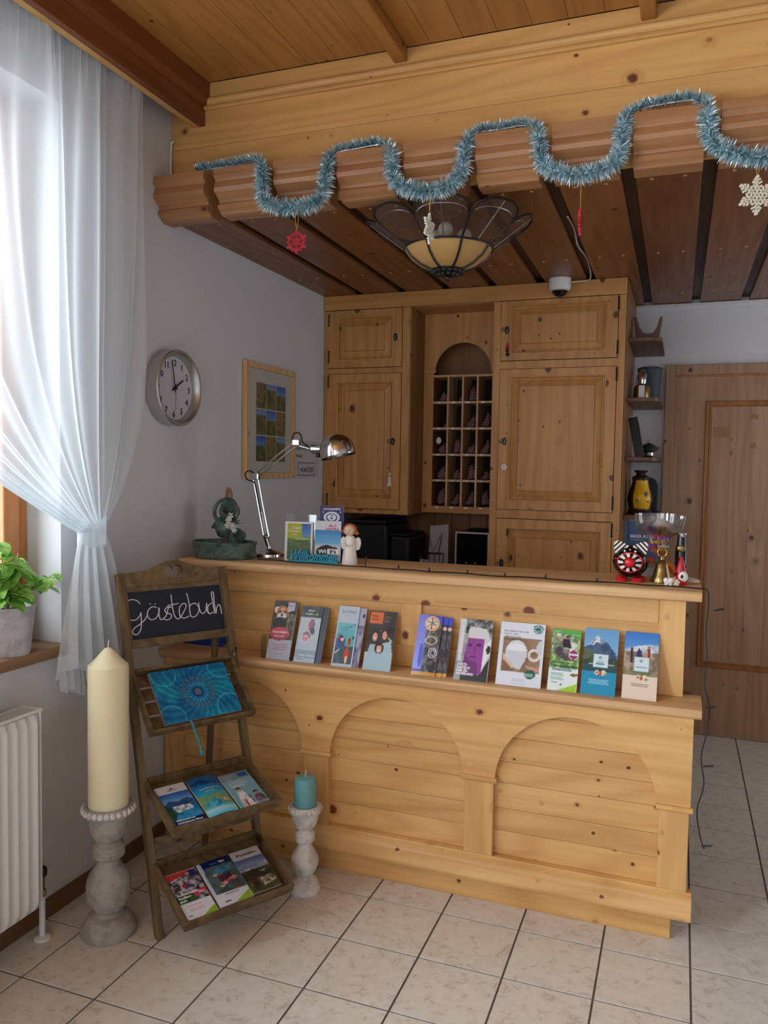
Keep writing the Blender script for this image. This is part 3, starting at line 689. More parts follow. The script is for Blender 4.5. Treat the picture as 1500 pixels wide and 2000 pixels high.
B4 = [('noise',0,0,1,1,(74,74,78),(60,60,66),4), ('rect',.03,.78,.50,.985,(226,122,82)), ('noise',0,.10,1,.72,(70,66,66),(50,52,58),6), ('poly',[(.4,.70),(.95,.5),(.95,.47),(.5,.66)],(220,206,190)), ('ell',.30,.56,.13,.10,(70,46,38)), ('ell',.30,.555,.085,.07,(232,176,150)), ('ell',.64,.60,.13,.085,(60,44,40)), ('ell',.64,.59,.09,.07,(226,170,144)), ('noise',0,0,1,.30,(180,206,220),(196,218,228),6), ('poly',[(.02,.1),(.15,.42),(.5,.44),(.9,.5),(.98,.3),(.98,0),(.02,0)],(178,206,218)), ('ell',.50,.37,.17,.09,(52,40,40)), ('ell',.50,.355,.10,.065,(234,182,154)), ('ell',.50,.335,.05,.014,(250,240,240)), ('ell',.30,.535,.035,.01,(250,240,240)), ('ell',.36,.20,.08,.04,(214,130,120)), ('ell',.66,.20,.08,.04,(214,130,120)), ('poly',[(0,.1),(.2,.3),(.5,.26),(.8,.3),(1,.1),(1,0),(0,0)],(176,208,222))]
T4 = [('freizeit', .1, .90, .038, (60,40,40), 'l', .01), ('erlebnis', .1, .845, .038, (60,40,40), 'l', .01), ('Ausflüge', .56, .90, .034, (226,130,90)), ('Familie', .56, .86, .034, (226,130,90)), ('erleben', .56, .82, .034, (200,196,196))]
B5 = [('grad',0,0,1,1,(60,66,190),(96,100,210)), ('grad',.0,.1,.45,1,(150,160,240),(120,120,220)), ('noise',.42,.06,1,.88,(60,62,70),(130,132,140),8), ('noise',.45,.5,1,.8,(90,86,84),(150,146,140),6), ('ell',.62,.86,.30,.12,(236,226,214)), ('ring',.62,.86,.28,.105,(240,170,90),.8), ('poly',[(.60,.96),(.64,.96),(.64,.76),(.60,.76)],(180,50,50)), ('poly',[(.44,.90),(.80,.84),(.80,.82),(.44,.88)],(50,130,150)), ('poly',[(.44,.81),(.80,.92),(.80,.90),(.44,.79)],(80,140,80)), ('rect',0,0,1,.065,(222,166,84)), ('ring',.66,.58,.25,.07,(222,224,230),.82), ('ring',.78,.38,.18,.08,(222,224,230),.82), ('ring',.80,.38,.10,.045,(222,224,230),.75), ('ell',.3,.32,.1,.2,(70,80,220))]
T5 = []
B6 = [('grad',0,0,1,1,(200,206,214),(176,186,194)), ('grad',0,.0,.3,1,(120,122,130),(220,224,230)), ('noise',.2,.72,1,1,(52,52,58),(150,158,162),6), ('noise',.05,.25,.55,.75,(150,150,158),(196,200,206),3), ('poly',[(.3,.84),(.5,.97),(.8,.96),(.95,.7),(.8,.4),(.75,.55),(.3,.7)],(216,218,220)), ('npoly',[(.25,.86),(.5,.99),(.98,.94),(.98,.74),(.8,.86),(.45,.88)],(70,76,80),(170,178,182),7), ('poly',[(.62,.0),(1,.4),(1,0)],(44,46,52)), ('poly',[(.78,.14),(.98,.44),(.98,.70),(.80,.58)],(232,232,236)), ('ell',.93,.52,.06,.07,(34,36,40)), ('poly',[(.30,.69),(.80,.69),(.80,.13),(.62,.10),(.34,.2),(.24,.4)],(150,66,156)), ('ell',.38,.575,.07,.026,(84,34,96)), ('ell',.64,.585,.085,.026,(84,34,96)), ('poly',[(.50,.56),(.54,.56),(.58,.45),(.50,.44)],(128,50,136)), ('ell',.50,.385,.11,.014,(96,36,106)), ('poly',[(.25,.42),(.42,.33),(.62,.30),(.7,.1),(.4,.05),(.2,.2)],(112,50,120)), ('poly',[(0,0),(1,0),(1,.09),(0,.11)],(48,48,54)), ('grad',0,0,.18,.3,(170,180,190),(140,140,150)), ('ell',.10,.6,.06,.3,(226,228,232))]
T6 = [('STECK-', .06, .235, .055, W, 'l', .035), ('NADELN', .06, .185, .055, W, 'l', .035), ('DER ER-', .06, .135, .055, W, 'l', .035), ('INNERUNG', .06, .085, .055, W, 'l', .035)]
B7 = [('rect',0,0,1,1,(226,232,244)), ('noise',.10,.22,.95,.76,(160,134,112),(134,104,84),4), ('ell',.40,.52,.24,.20,(222,228,232)), ('poly',[(.18,.55),(.28,.30),(.5,.25),(.62,.42),(.63,.55)],(208,214,222)), ('ell',.40,.60,.22,.06,(236,240,244)), ('ring',.80,.50,.14,.10,(230,224,222),.6), ('ell',.96,.62,.12,.12,(206,214,222)), ('rect',.955,.2,1,.8,(226,232,244)), ('poly',[(.6,.34),(.95,.30),(.95,.24),(.7,.26)],(206,150,130)), ('poly',[(.12,.5),(.10,.42),(.34,.26),(.36,.3)],(224,196,176)), ('ell',.74,.20,.12,.075,(20,104,84))]+lines(.62,.215,3,.022,.2,(190,220,212),.01)+lines(.5,.10,4,.022,.32,(196,202,214),.009,'c')
for i in range(7):
    a = 2*PI*i/7; B7.append(('ring', .84+.065*math.cos(a), .915+.042*math.sin(a), .055, .034, (40,120,108), .62))
T7 = [('ERLEBEN SIE DIE', .08, .845, .034, (70,78,90), 'l', .005, .56), ('WELT DER', .08, .80, .034, (70,78,90), 'l', .005, .34), ('GMUNDNER', .08, .755, .034, (60,70,70), 'l', .005, .40), ('KERAMIK', .08, .71, .034, (60,70,70), 'l', .005, .30)]
B8 = [('rect',0,0,1,1,(226,240,240)), ('noise',0,.36,1,1,(170,210,130),(96,140,80),6), ('noise',.05,.62,.9,.94,(220,226,214),(110,130,100),7), ('rect',0,.93,1,1,(90,180,90)), ('poly',[(0,.96),(1,.90),(1,.86),(.5,.92)],(70,170,80)), ('ell',.56,.86,.08,.04,(214,160,130)), ('ell',.56,.885,.085,.025,(70,70,80)), ('poly',[(.35,.84),(.62,.85),(.72,.70),(.42,.70)],(44,44,66)), ('poly',[(.2,.88),(.38,.83),(.4,.79),(.22,.84)],(214,160,130)), ('npoly',[(.1,.58),(.3,.72),(.6,.68),(.9,.5),(.5,.5)],(80,76,84),(150,140,140),5), ('ell',.30,.66,.13,.06,(74,70,84)), ('ell',.80,.60,.17,.085,(236,236,240)), ('ell',.80,.60,.15,.075,(150,60,110)), ('rect',.65,.585,.95,.615,(236,236,240)), ('poly',[(.3,0),(1,.14),(1,0)],(164,208,60)), ('ell',.86,.27,.13,.022,(90,120,70)), ('ell',.95,.28,.06,.018,(210,90,60)), ('ell',.45,.10,.05,.02,(60,150,90)), ('rect',.12,.12,.34,.14,(120,130,150))]+lines(.1,.27,4,.03,.5,(110,170,150),.014)
T8 = [('Wandern im', .06, .44, .05, (50,80,60), 'l', .02, .66), ('Naturparadies', .06, .385, .055, (40,70,60), 'l', .03, .92), ('Österreichs', .1, .325, .055, (30,80,110), 'l', .03, .68), ('NATUR', .06, .95, .03, W)]
MT = [('grad',0,.35,1,1,(150,196,226),(104,164,216)), ('npoly',[(0,.70),(.15,.74),(.38,.90),(.5,.83),(.68,.80),(.9,.66),(1,.60),(1,.35),(0,.35)],(74,104,140),(50,80,116),6), ('npoly',[(.12,.74),(.38,.90),(.62,.80),(.5,.76),(.38,.80),(.28,.74)],(230,236,244),(120,146,176),9), ('noise',0,.36,1,.56,(44,70,60),(60,86,66),7), ('npoly',[(0,.68),(.3,.66),(.5,.55),(0,.52)],(90,110,90),(60,84,70),6), ('grad',0,.33,1,.46,(40,76,84),(50,90,96)), ('rect',.2,.455,.9,.462,(190,206,206))]
LOGO = lambda u, v: [('rect',u-.21,v-.10,u+.21,v+.10,(214,232,240)), ('poly',[(u,v+.02),(u+.06,v+.05),(u,v+.08),(u-.06,v+.05)],(90,130,170)), ('ell',u,v+.05,.02,.011,(220,236,244))]+lines(u,v-.015,1,.02,.2,(130,160,180),.009,'c')+lines(u,v-.05,1,.02,.34,(90,150,170),.02,'c')
def flowers(u, v): return [('ell',u-.10,v,.07,.035,(226,206,190)), ('ell',u+.09,v,.08,.04,(240,226,190)), ('ell',u,v-.012,.05,.03,(200,90,80)), ('ell',u-.1,v,.03,.018,(170,40,60)), ('ell',u+.14,v-.02,.05,.02,(130,170,110))]
B9 = MT+[('rect',0,0,1,.345,(22,146,190))]+LOGO(.52,.51)+flowers(.54,.335)+lines(.5,.22,6,.028,.66,(150,206,226),.010,'c')
B10 = [('grad',0,.6,1,1,(120,176,230),(56,124,206)), ('npoly',[(0,.73),(.3,.78),(.7,.82),(1,.82),(1,.5),(0,.5)],(226,232,240),(170,184,200),5), ('noise',0,.34,1,.70,(178,162,146),(120,108,96),7), ('npoly',[(0,.34),(1,.34),(1,.40),(.5,.44),(0,.42)],(110,120,84),(150,140,110),7), ('poly',[(.19,.74),(.25,.74),(.27,.62),(.25,.53),(.2,.53),(.18,.62)],(60,52,66)), ('ell',.225,.75,.03,.015,(60,50,50)), ('poly',[(.38,.73),(.50,.73),(.54,.62),(.36,.62)],(44,54,110)), ('ell',.44,.74,.03,.016,(70,60,56)), ('poly',[(.67,.76),(.77,.76),(.76,.62),(.70,.60)],(150,40,56)), ('ell',.72,.775,.03,.015,(60,50,50)), ('poly',[(.69,.62),(.75,.62),(.74,.56),(.71,.56)],(50,46,60)), ('rect',0,0,1,.345,(232,214,196))]+LOGO(.52,.52)+flowers(.54,.325)+lines(.5,.22,6,.028,.62,(150,130,120),.008,'c')
def put(bl, br, w, h, layers, texts, label, t=.004, dy=0, **kw):
    t = min(t, .005)
    a, b = Vector(bl), Vector(br); c = (a+b)/2; yaw = math.atan2(b.y-a.y, b.x-a.x)*.6
    return leaflet('brochure', w, h, t, layers, texts, label, group=LG, base=(c.x, .748+dy, .8935), yaw=yaw if dy == 0 else 0, lean=.40, **kw)
put((.53,.757),(.645,.768),.112,.262,B1,T1,'narrow brochure with a red panda head and a red welcome oval', t=.008)
put((.665,.762),(.765,.766),.098,.248,B2,T2,'brochure showing pink-grey mineral pebbles on pale blue, dark band on top')
put((.690,.770),(.795,.774),.098,.246,[('rect',0,0,1,1,(70,82,92)),('rect',0,0,1,.2,(60,70,110))],[],'grey brochure mostly hidden behind the pebble brochure', t=.003, dy=.008)
put((.845,.757),(.940,.763),.094,.262,B3,T3,'pale blue brochure with children on a rope swing, leaning near the middle left')
put((.872,.764),(.968,.770),.094,.256,[('rect',0,0,1,1,(176,180,206)),('noise',0,0,1,.7,(110,106,150),(170,174,200),3),('ell',.9,.87,.07,.035,(60,64,76))],[],'lilac-grey brochure tucked behind the rope swing brochure', t=.003, dy=.008)
put((.993,.752),(1.110,.760),.122,.252,B4,T4,'dark grey brochure with an orange square and a laughing family in pale blue')
put((1.203,.757),(1.308,.752),.102,.252,B5,T5,'front blue brochure with a star emblem and a gold strip at its foot', curl=.008)
SIDE5 = [('rect',0,0,1,1,(40,44,60)), ('noise',0,.06,1,.85,(50,50,60),(104,106,116),7), ('rect',0,0,1,.065,(222,166,84)), ('rect',0,.86,1,1,(70,90,210)), ('ell',.9,.80,.1,.03,(230,200,190))]
put((1.234,.765),(1.332,.762),.098,.248,SIDE5,[],'second blue brochure in the fanned stack with gold strips', t=.002, dy=.008)
put((1.256,.772),(1.352,.770),.096,.246,SIDE5,[],'rearmost blue brochure in the fanned stack with gold strips', t=.002, dy=.012)
put((1.385,.762),(1.523,.756),.139,.250,B6,T6,'black and white portrait brochure with a purple panel over the face')
put((1.556,.754),(1.735,.753),.178,.252,B7,T7,'wide white brochure with a painted cup and a green round stamp')
put((1.758,.762),(1.872,.755),.112,.240,B8,T8,'green and white hiking brochure with a lime corner')
put((1.885,.754),(2.012,.746),.128,.254,B9,[],'blue brochure with a snowy mountain over a lake and a white emblem')
put((2.036,.757),(2.160,.752),.124,.254,B10,[],'beige-footed brochure with three hikers on rocks under blue sky')
# clear holder around the first brochure
h_ = M().box(.508, .655, .742, .744, .8935, 1.005).box(.508, .510, .744, .790, .8935, .99).box(.653, .655, .744, .790, .8935, .99).box(.508, .655, .742, .800, .8932, .8945)
tag(obj('brochure_holder', h_, MAT['acrylic'], loc=(.58, .76, .8935)), 'clear acrylic holder around the red panda brochure', 'holder', None)
# blue sign behind the display ladder
pts = [(.02,.936),(.05,.98),(.255,.985),(.268,.975),(.262,.925),(.245,.905),(.05,.895)]
sg = tag(obj('sign', M().prism([(x, z) for x, z in [(.035,.8935),(.24,.8935),(.262,.908),(.268,.93),(.268,1.10),(.035,1.10)]], 'y', .852, .858), MAT['blue'], loc=(.14,.855,.8935)), 'small blue sign with white writing standing on the ledge behind the ladder shelf', 'sign')
tm = M(); vs, fs, tw = text_tris('Aquamarin'); tm.add([(.12+v[0]*.016, .8512, .955+v[1]*.016) for v in vs], fs); obj('lettering', tm, MAT['porcelain'], sg)
# ------------------------------------------------------------------ ladder shelf with chalkboard
LX0, LY0, LYAW, LW, TL = .484, .038, 1.036, .475, .307
Au = Vector((math.cos(LYAW), math.sin(LYAW), 0)); Bk = Vector((-math.sin(LYAW), math.cos(LYAW), 0)); LO = Vector((LX0, LY0, 0))
LM = Matrix(((Au.x, Bk.x, 0, LX0), (Au.y, Bk.y, 0, LY0), (0, 0, 1, 0), (0, 0, 0, 1)))      # ladder frame -> scene
ld = empty('ladder_shelf', (LX0, LY0, 0), label='rustic folding ladder shelf with a chalkboard reading Gästebuch and three slanted trays', cat='shelf')
LNV = Vector((0, TL, 1)).normalized(); LN = Vector((0, 1, -TL)).normalized()     # along the leg, behind the leg plane
def lbox(m, u0, u1, h0, h1, t0, t1):
    """box in the plane of the front legs: u across, h = height z on the leg, t thickness behind"""
    s = len(m.v); m.box(0, 1, 0, 1, 0, 1)
    for i in range(s, len(m.v)):
        a, b, c = m.v[i]; z = h0+(h1-h0)*c
        p = Vector((u0+(u1-u0)*a, TL*z, z))+LN*(t0+(t1-t0)*b); m.v[i] = tuple(p)
    return m
rz = wood('rustic', 'z'); rx = wood('rustic', 'x')
def lobj(name, m, mat, par=None, **kw): return obj(name, m.xf(LM), mat, par or ld, **kw)
lobj('leg', lbox(M(), -.001, .027, .0, 1.303, -.006, .026), rz, bev=.002)
lobj('leg', lbox(M(), LW-.027, LW+.001, .0, 1.303, -.006, .026), rz, bev=.002)
for u in (.030, LW-.052):
    m = M(); s = len(m.v)
    y0, z0, y1, z1 = TL*1.16+.035, 1.16, .500, .0
    m.add([(u,y0-.012,z0),(u+.022,y0-.012,z0),(u+.022,y0+.012,z0),(u,y0+.012,z0),(u,y1-.012,z1),(u+.022,y1-.012,z1),(u+.022,y1+.012,z1),(u,y1+.012,z1)], [(0,1,2,3),(7,6,5,4),(0,4,5,1),(1,5,6,2),(2,6,7,3),(3,7,4,0)])
    lobj('rear_leg', m, rz, bev=.002)
# heart topped crest with a heart hole: polygon in (u, z)
def crest_mesh():
    cu = .240; top = [(.027, 1.245), (.027, 1.303), (.06, 1.303), (.10, 1.306), (.14, 1.316), (.18, 1.330), (.215, 1.341), (.265, 1.341), (.30, 1.330), (.34, 1.316), (.38, 1.306), (.41, 1.303), (.448, 1.305), (.448, 1.245)]
    heart = []
    for i in range(24):
        t = 2*PI*i/24; heart.append((cu+.0024*16*math.sin(t)**3, 1.297+.0021*(13*math.cos(t)-5*math.cos(2*t)-2*math.cos(3*t)-math.cos(4*t))))
    b = bmesh.new()
    def loop(P):
        vs = [b.verts.new((p[0], 0, p[1])) for p in P]; return [b.edges.new((vs[i], vs[(i+1) % len(vs)])) for i in range(len(vs))]
    es = loop(top)+loop(heart); bmesh.ops.triangle_fill(b, use_beauty=True, edges=es)
    g = bmesh.ops.extrude_face_region(b, geom=list(b.faces)); vv = [q for q in g['geom'] if isinstance(q, bmesh.types.BMVert)]
    for q in vv: q.co.y = 1
    bmesh.ops.recalc_face_normals(b, faces=list(b.faces)); b.verts.index_update()
    m = M(); vs = []
    for q in b.verts:
        z = q.co.z; p = Vector((q.co.x, TL*z, z))+LN*(.002+.016*q.co.y); vs.append(tuple(p))
    m.add(vs, [tuple(v.index for v in f.verts) for f in b.faces]); b.free(); return m
lobj('crest', crest_mesh(), rx)
lobj('rail', lbox(M(), .027, LW-.027, 1.016, 1.048, -.004, .018), rx, bev=.002)
lobj('rail', lbox(M(), .027, LW-.027, 1.228, 1.247, -.002, .018), rx, bev=.002)
lobj('rail', lbox(M(), .027, .036, 1.048, 1.23, 0, .016), rz); lobj('rail', lbox(M(), LW-.036, LW-.027, 1.048, 1.23, 0, .016), rz)
cb = lobj('chalkboard', lbox(M(), .030, LW-.030, 1.045, 1.231, .006, .012), MAT['board'])
STR = [[(.084,1.181),(.072,1.195),(.051,1.201),(.034,1.194),(.026,1.169),(.026,1.142),(.037,1.125),(.059,1.123),(.076,1.136),(.083,1.148),(.082,1.125),(.076,1.088),(.061,1.069),(.046,1.069),(.04,1.08),(.051,1.093),(.075,1.105),(.097,1.121),(.11,1.139)],
[(.15,1.161),(.134,1.166),(.115,1.155),(.108,1.135),(.121,1.117),(.145,1.123),(.159,1.147),(.159,1.16),(.157,1.13),(.164,1.113),(.187,1.127),(.2,1.156),(.214,1.155),(.198,1.16),(.184,1.149),(.188,1.138),(.206,1.13),(.207,1.117),(.189,1.109),(.172,1.116)],
[(.217,1.206),(.217,1.176),(.22,1.128),(.232,1.109),(.247,1.115),(.27,1.143),(.277,1.162),(.263,1.166),(.247,1.151),(.245,1.121),(.26,1.109),(.285,1.115)],[(.197,1.165),(.245,1.169)],
[(.286,1.207),(.291,1.169),(.292,1.115),(.314,1.112),(.332,1.135),(.326,1.157),(.307,1.163),(.291,1.152)],[(.334,1.165),(.335,1.134),(.345,1.119),(.361,1.128),(.37,1.16),(.368,1.127),(.377,1.115),(.395,1.12)],
[(.393,1.157),(.376,1.148),(.371,1.127),(.379,1.115)],[(.401,1.113),(.398,1.169),(.398,1.199),(.407,1.198),(.405,1.159),(.407,1.114),(.413,1.136),(.425,1.148),(.431,1.139),(.432,1.109)],[(.123,1.178),(.127,1.177)],[(.144,1.176),(.148,1.175)]]
def smooth(P, n=4):
    if len(P) < 3: return P
    Q = [P[0]]+list(P)+[P[-1]]; out = []
    for i in range(1, len(Q)-2):
        for k in range(n):
            t = k/n; out.append(tuple(.5*((2*Q[i][d])+(-Q[i-1][d]+Q[i+1][d])*t+(2*Q[i-1][d]-5*Q[i][d]+4*Q[i+1][d]-Q[i+2][d])*t*t+(-Q[i-1][d]+3*Q[i][d]-3*Q[i+1][d]+Q[i+2][d])*t**3) for d in range(len(P[0]))))
    return out+[P[-1]]
cm = M()
for s_ in STR:
    cm.tube([tuple(Vector((u, TL*z, z))+LN*.0050) for u, z in smooth(s_)], .0021, 5)
lobj('handwriting', cm, MAT['chalk'], cb)
# trays
def frame_of(z, D, dz, off):
    """matrix: X across, Y up out of the tray, Z down the slope; origin at back edge lowered by off"""
    O = LO+Bk*(TL*z)+Vector((0, 0, z)); s = (-Bk*D-Vector((0, 0, dz))); L = s.length; s.normalize(); n = -(Au.cross(s)).normalized()
    return Matrix(((Au.x, n.x, s.x, O.x-n.x*off), (Au.y, n.y, s.y, O.y-n.y*off), (Au.z, n.z, s.z, O.z-n.z*off), (0, 0, 0, 1))), L
TR = []
for z, D, dz, lab in ((.935, .192, .184, 'top'), (.543, .267, .091, 'middle'), (.258, .277, .104, 'bottom')):
    mt, L = frame_of(z, D, dz, 0); TR.append((z, D, dz))
    ty = obj('tray', M().box(.028, LW-.028, -.040, .0, -.008, .006).xf(mt), rx, ld, bev=.002)       # back board carries the tray
    obj('front_board', M().box(.016, LW-.016, -.036, .0, L-.004, L+.008).xf(mt), rx, ty, bev=.002)
    for a in (.016, LW-.028): obj('side_board', M().box(a, a+.012, -.036, .0, .006, L-.004).xf(mt), rx, ty, bev=.002)
    ns = 4 if z > .9 else 5
    for i in range(ns):
        q = .010+(L-.016)*i/ns; obj('slat', M().box(.028, LW-.028, -.036, -.029, q, q+(L-.016)/ns-(.014 if z > .9 else .004)).xf(mt), rx, ty)
lobj('stretcher', lbox(M(), .027, LW-.027, .30, .335, .004, .018), rx)
lobj('hinge', M().box(LW-.03, LW-.022, TL*.96-.03, TL*.96-.012, .94, .955), MAT['steel'])
# leaflets on the trays
def on_tray(name, k, u, s_top, s_bot, w, layers, texts, label, t=.005, off=.024, skew=0, cat='brochure', group=None, edge=None, nu=40, nv=76, curl=0):
    z, D, dz = TR[k]; mt, L = frame_of(z, D, dz, off-t); h = s_bot-s_top
    # local leaflet frame: X across, Z up the slope, -Y out of the tray
    loc = mt @ Vector((u, 0, s_bot)); X = Vector(mt.col[0][:3]); n = Vector(mt.col[1][:3]); s = Vector(mt.col[2][:3]); Y = -n; Z = -s
    R = Matrix(((X.x, Y.x, Z.x, 0), (X.y, Y.y, Z.y, 0), (X.z, Y.z, Z.z, 0), (0, 0, 0, 1)))
    mw = Matrix.Translation(loc*K) @ R @ Matrix.Rotation(skew, 4, 'Y')
    return leaflet(name, w, h, t, layers, texts, label, cat, group, mat=mw, edge=edge, nu=nu, nv=nv, curl=curl)
def mandala(U, V, C):
    r = np.sqrt(((U-.53)*1.42)**2+(V-.50)**2); a = np.arctan2(V-.5, (U-.53)*1.42)
    nz = vn(U.shape[1]-1, U.shape[0]-1, 5, 5, 3)[..., None]; base = np.array([24,104,168])/255*(1-nz)+np.array([40,176,206])/255*nz
    fine = (.5+.5*np.sin(r*150+3*np.sin(a*12)))*(.5+.5*np.sin(a*24+r*30)); base = base*(.78+.30*fine[..., None])
    band = (np.exp(-((r-.27)/.05)**2)*(.6+.4*np.sin(a*16)))[..., None]; base = base*(1-.75*band)+np.array([120,104,120])/255*.75*band
    c = (np.exp(-((r-.16)/.035)**2)*(.5+.5*np.sin(a*18)))[..., None]; base = base*(1-.5*c)+np.array([110,190,226])/255*.5*c
    c = np.exp(-((r-.085)/.012)**2)[..., None]; base = base*(1-.8*c)+np.array([30,40,90])/255*.8*c
    c = (r < .06)[..., None]*.7; base = base*(1-c)+np.array([130,110,130])/255*c
    for cx0, cz0, rr in ((.17,.92,.22),(.9,.9,.2),(.12,.1,.22),(.88,.12,.25)):
        q = np.sqrt(((U-cx0)*1.42)**2+(V-cz0)**2); c = (np.exp(-((q-rr)/.012)**2))[..., None]*.6; base = base*(1-c)+np.array([90,200,230])/255*c
    return np.clip(base, 0, 1)
gb = on_tray('guest_book', 0, .238, .022, .256, .325, [('fn', mandala)], [], 'turquoise guest book with a mandala cover on the top tray', t=.014, off=.012, cat='book', edge=plain('book_block', (150,118,112), .7), nu=150, nv=110)
mtb, _ = frame_of(*TR[0], -.004)
P0 = mtb @ Vector((.17, .008, .262)); rb = [P0+Vector(v) for v in ((0,0,0),(.02,-.02,.002),(.045,-.035,-.025),(.065,-.04,-.06),(.08,-.042,-.10))]
rib = obj('ribbon_marker', M().tube(smooth([tuple(p) for p in rb]), .004, 6).ball(tuple(rb[-1]), .008, .008, .012), plain('turquoise_ribbon', (40,130,140), .6))
rib.parent = gb; bpy.context.view_layer.update(); rib.matrix_parent_inverse = gb.matrix_world.inverted()
GT = 'brochures on the ladder trays'
LAKE = [('grad',0,0,1,1,(40,110,170),(170,196,226)), ('rect',0,.80,1,1,(222,226,234)), ('grad',0,.48,1,.80,(150,190,230),(40,96,180)), ('npoly',[(0,.52),(.2,.60),(.5,.56),(.8,.62),(1,.55),(1,.38),(0,.38)],(40,80,130),(60,100,140),6), ('noise',0,.12,1,.42,(20,110,170),(60,150,200),6), ('npoly',[(0,.54),(.15,.45),(.28,.28),(.1,.12),(0,.1)],(30,70,50),(50,90,60),7), ('npoly',[(.22,.46),(.8,.44),(.85,.33),(.3,.28)],(230,234,238),(120,140,150),10), ('rect',0,0,1,.11,(16,40,90)), ('poly',[(.4,.88),(.5,.93),(.6,.89)],(20,30,60))]
on_tray('brochure', 1, .098, .048, .262, .118, LAKE, [('Attersee', .5, .84, .05, (20,30,70), 'c', .01), ('Willkommen am', .08, .085, .06, W, 'l', .02, .62), ('türkisblauen Meer', .08, .02, .06, W, 'l', .02, .84)], 'left brochure on the middle tray, white ship on a blue lake', group=GT, t=.010)
REEF = [('grad',0,0,1,1,(120,214,230),(30,96,160)), ('npoly',[(0,.86),(.3,.92),(.7,.86),(1,.90),(1,.76),(0,.78)],(20,60,120),(50,110,160),5), ('grad',0,.46,1,.78,(60,190,200),(30,120,190)), ('noise',0,.22,1,.52,(70,170,160),(150,160,90),8), ('npoly',[(.1,.3),(.5,.4),(.7,.25),(.4,.18)],(40,130,190),(90,190,210),6), ('ell',.82,.33,.1,.04,(226,190,150)), ('ell',.82,.33,.04,.015,(240,110,50)), ('grad',0,0,1,.16,(90,200,236),(180,226,236)), ('poly',[(.7,.9),(.86,.8),(.84,.72),(.76,.82)],(24,40,80))]
on_tray('brochure', 1, .232, .045, .264, .122, REEF, [('Landsommer', .2, .66, .055, W, 'l', 0, .66), ('am See', .34, .59, .045, W, 'l', 0, .3)], 'curled aquamarine brochure in the middle of the middle tray', group=GT, t=.004, curl=.010)
BATH = [('grad',0,0,1,1,(110,168,186),(140,176,190)), ('noise',0,.80,1,1,(150,160,172),(120,150,170),3), ('rect',.62,.84,.95,.97,(24,100,160)), ('ell',.32,.52,.08,.04,(50,36,40)), ('ell',.32,.485,.05,.03,(200,150,130)), ('npoly',[(.22,.46),(.42,.46),(.62,.0),(.1,.0)],(232,232,236),(190,190,200),6), ('poly',[(.28,.2),(.34,.2),(.32,0),(.26,0)],(180,60,70)), ('poly',[(.48,.3),(.52,.3),(.58,.02),(.53,.02)],(70,60,90)), ('ell',.78,.34,.09,.035,(50,40,46)), ('ell',.78,.30,.06,.03,(190,140,120)), ('npoly',[(.66,.26),(.9,.27),(1,.06),(.6,.04)],(90,70,90),(150,110,130),8)]+lines(.15,.74,4,.05,.6,(214,226,232),.02)
on_tray('brochure', 1, .366, .060, .256, .126, BATH, [], 'right brochure on the middle tray, two striped figures on grey-blue', group=GT, t=.004, skew=-.02)
KL = [('rect',0,0,1,1,(226,228,236)), ('noise',0,.34,1,.92,(60,50,64),(190,186,190),8), ('poly',[(0,1),(.9,1),(.9,.96),(0,.84)],(196,60,54)), ('poly',[(.7,.97),(1,.99),(1,.84),(.8,.86)],(40,50,110)), ('poly',[(.05,.80),(.55,.88),(.56,.865),(.05,.78)],(30,26,30)), ('ell',.48,.68,.14,.05,(150,50,60)), ('ell',.55,.66,.08,.035,(60,70,130)), ('noise',0,.34,.6,.52,(40,40,50),(60,96,60),5), ('poly',[(.55,.50),(1,.56),(1,.46),(.6,.42)],(204,60,90)), ('poly',[(.5,0),(1,.16),(1,0)],(150,190,60)), ('rect',.1,.06,.2,.09,(60,160,90))]+lines(.2,.26,4,.035,.6,(220,130,150),.012)
on_tray('brochure', 2, .098, .064, .280, .118, KL, [('Achterbahn-', .04, .50, .065, W, 'l', .03, .74), ('feeling', .04, .435, .065, W, 'l', .03, .42), ('pur', .04, .37, .065, W, 'l', .03, .24), ('NEU!', .72, .46, .05, W, 'l', .02)], 'left brochure on the bottom tray, red top and climbing scene', group=GT)
RAFT = [('rect',0,0,1,1,(224,230,240)), ('rect',0,.84,1,1,(22,34,90)), ('noise',.06,.26,1,.86,(60,90,96),(96,116,118),6), ('npoly',[(.4,.80),(.95,.82),(.8,.70),(.3,.66)],(50,110,160),(90,140,160),7), ('ell',.5,.70,.2,.02,(60,150,210)), ('npoly',[(.35,.62),(.75,.64),(.85,.44),(.4,.40)],(110,50,70),(60,40,60),9), ('npoly',[(.35,.47),(.9,.56),(.9,.48),(.4,.40)],(220,190,196),(150,70,80),7), ('ell',.32,.66,.07,.02,(220,200,90)), ('ell',.36,.40,.08,.02,(220,200,90)), ('poly',[(.45,0),(1,.18),(1,0)],(150,190,60)), ('poly',[(0,.1),(.1,.95),(.06,1),(0,1)],(190,204,230)), ('ell',.78,.31,.12,.035,(120,80,60)), ('rect',.2,.06,.36,.09,(60,60,90))]+lines(.3,.21,1,.03,.44,(180,150,190),.02)
on_tray('brochure', 2, .234, .062, .276, .134, RAFT, [('bac', .62, .90, .075, W, 'l', .03), ('outdoor', .32, .90, .045, (120,150,210), 'l', .01), ('ADVENTURE', .14, .285, .06, (70,80,90), 'l', .01, .5)], 'middle brochure on the bottom tray, rafting scene with a navy top', group=GT, t=.009)
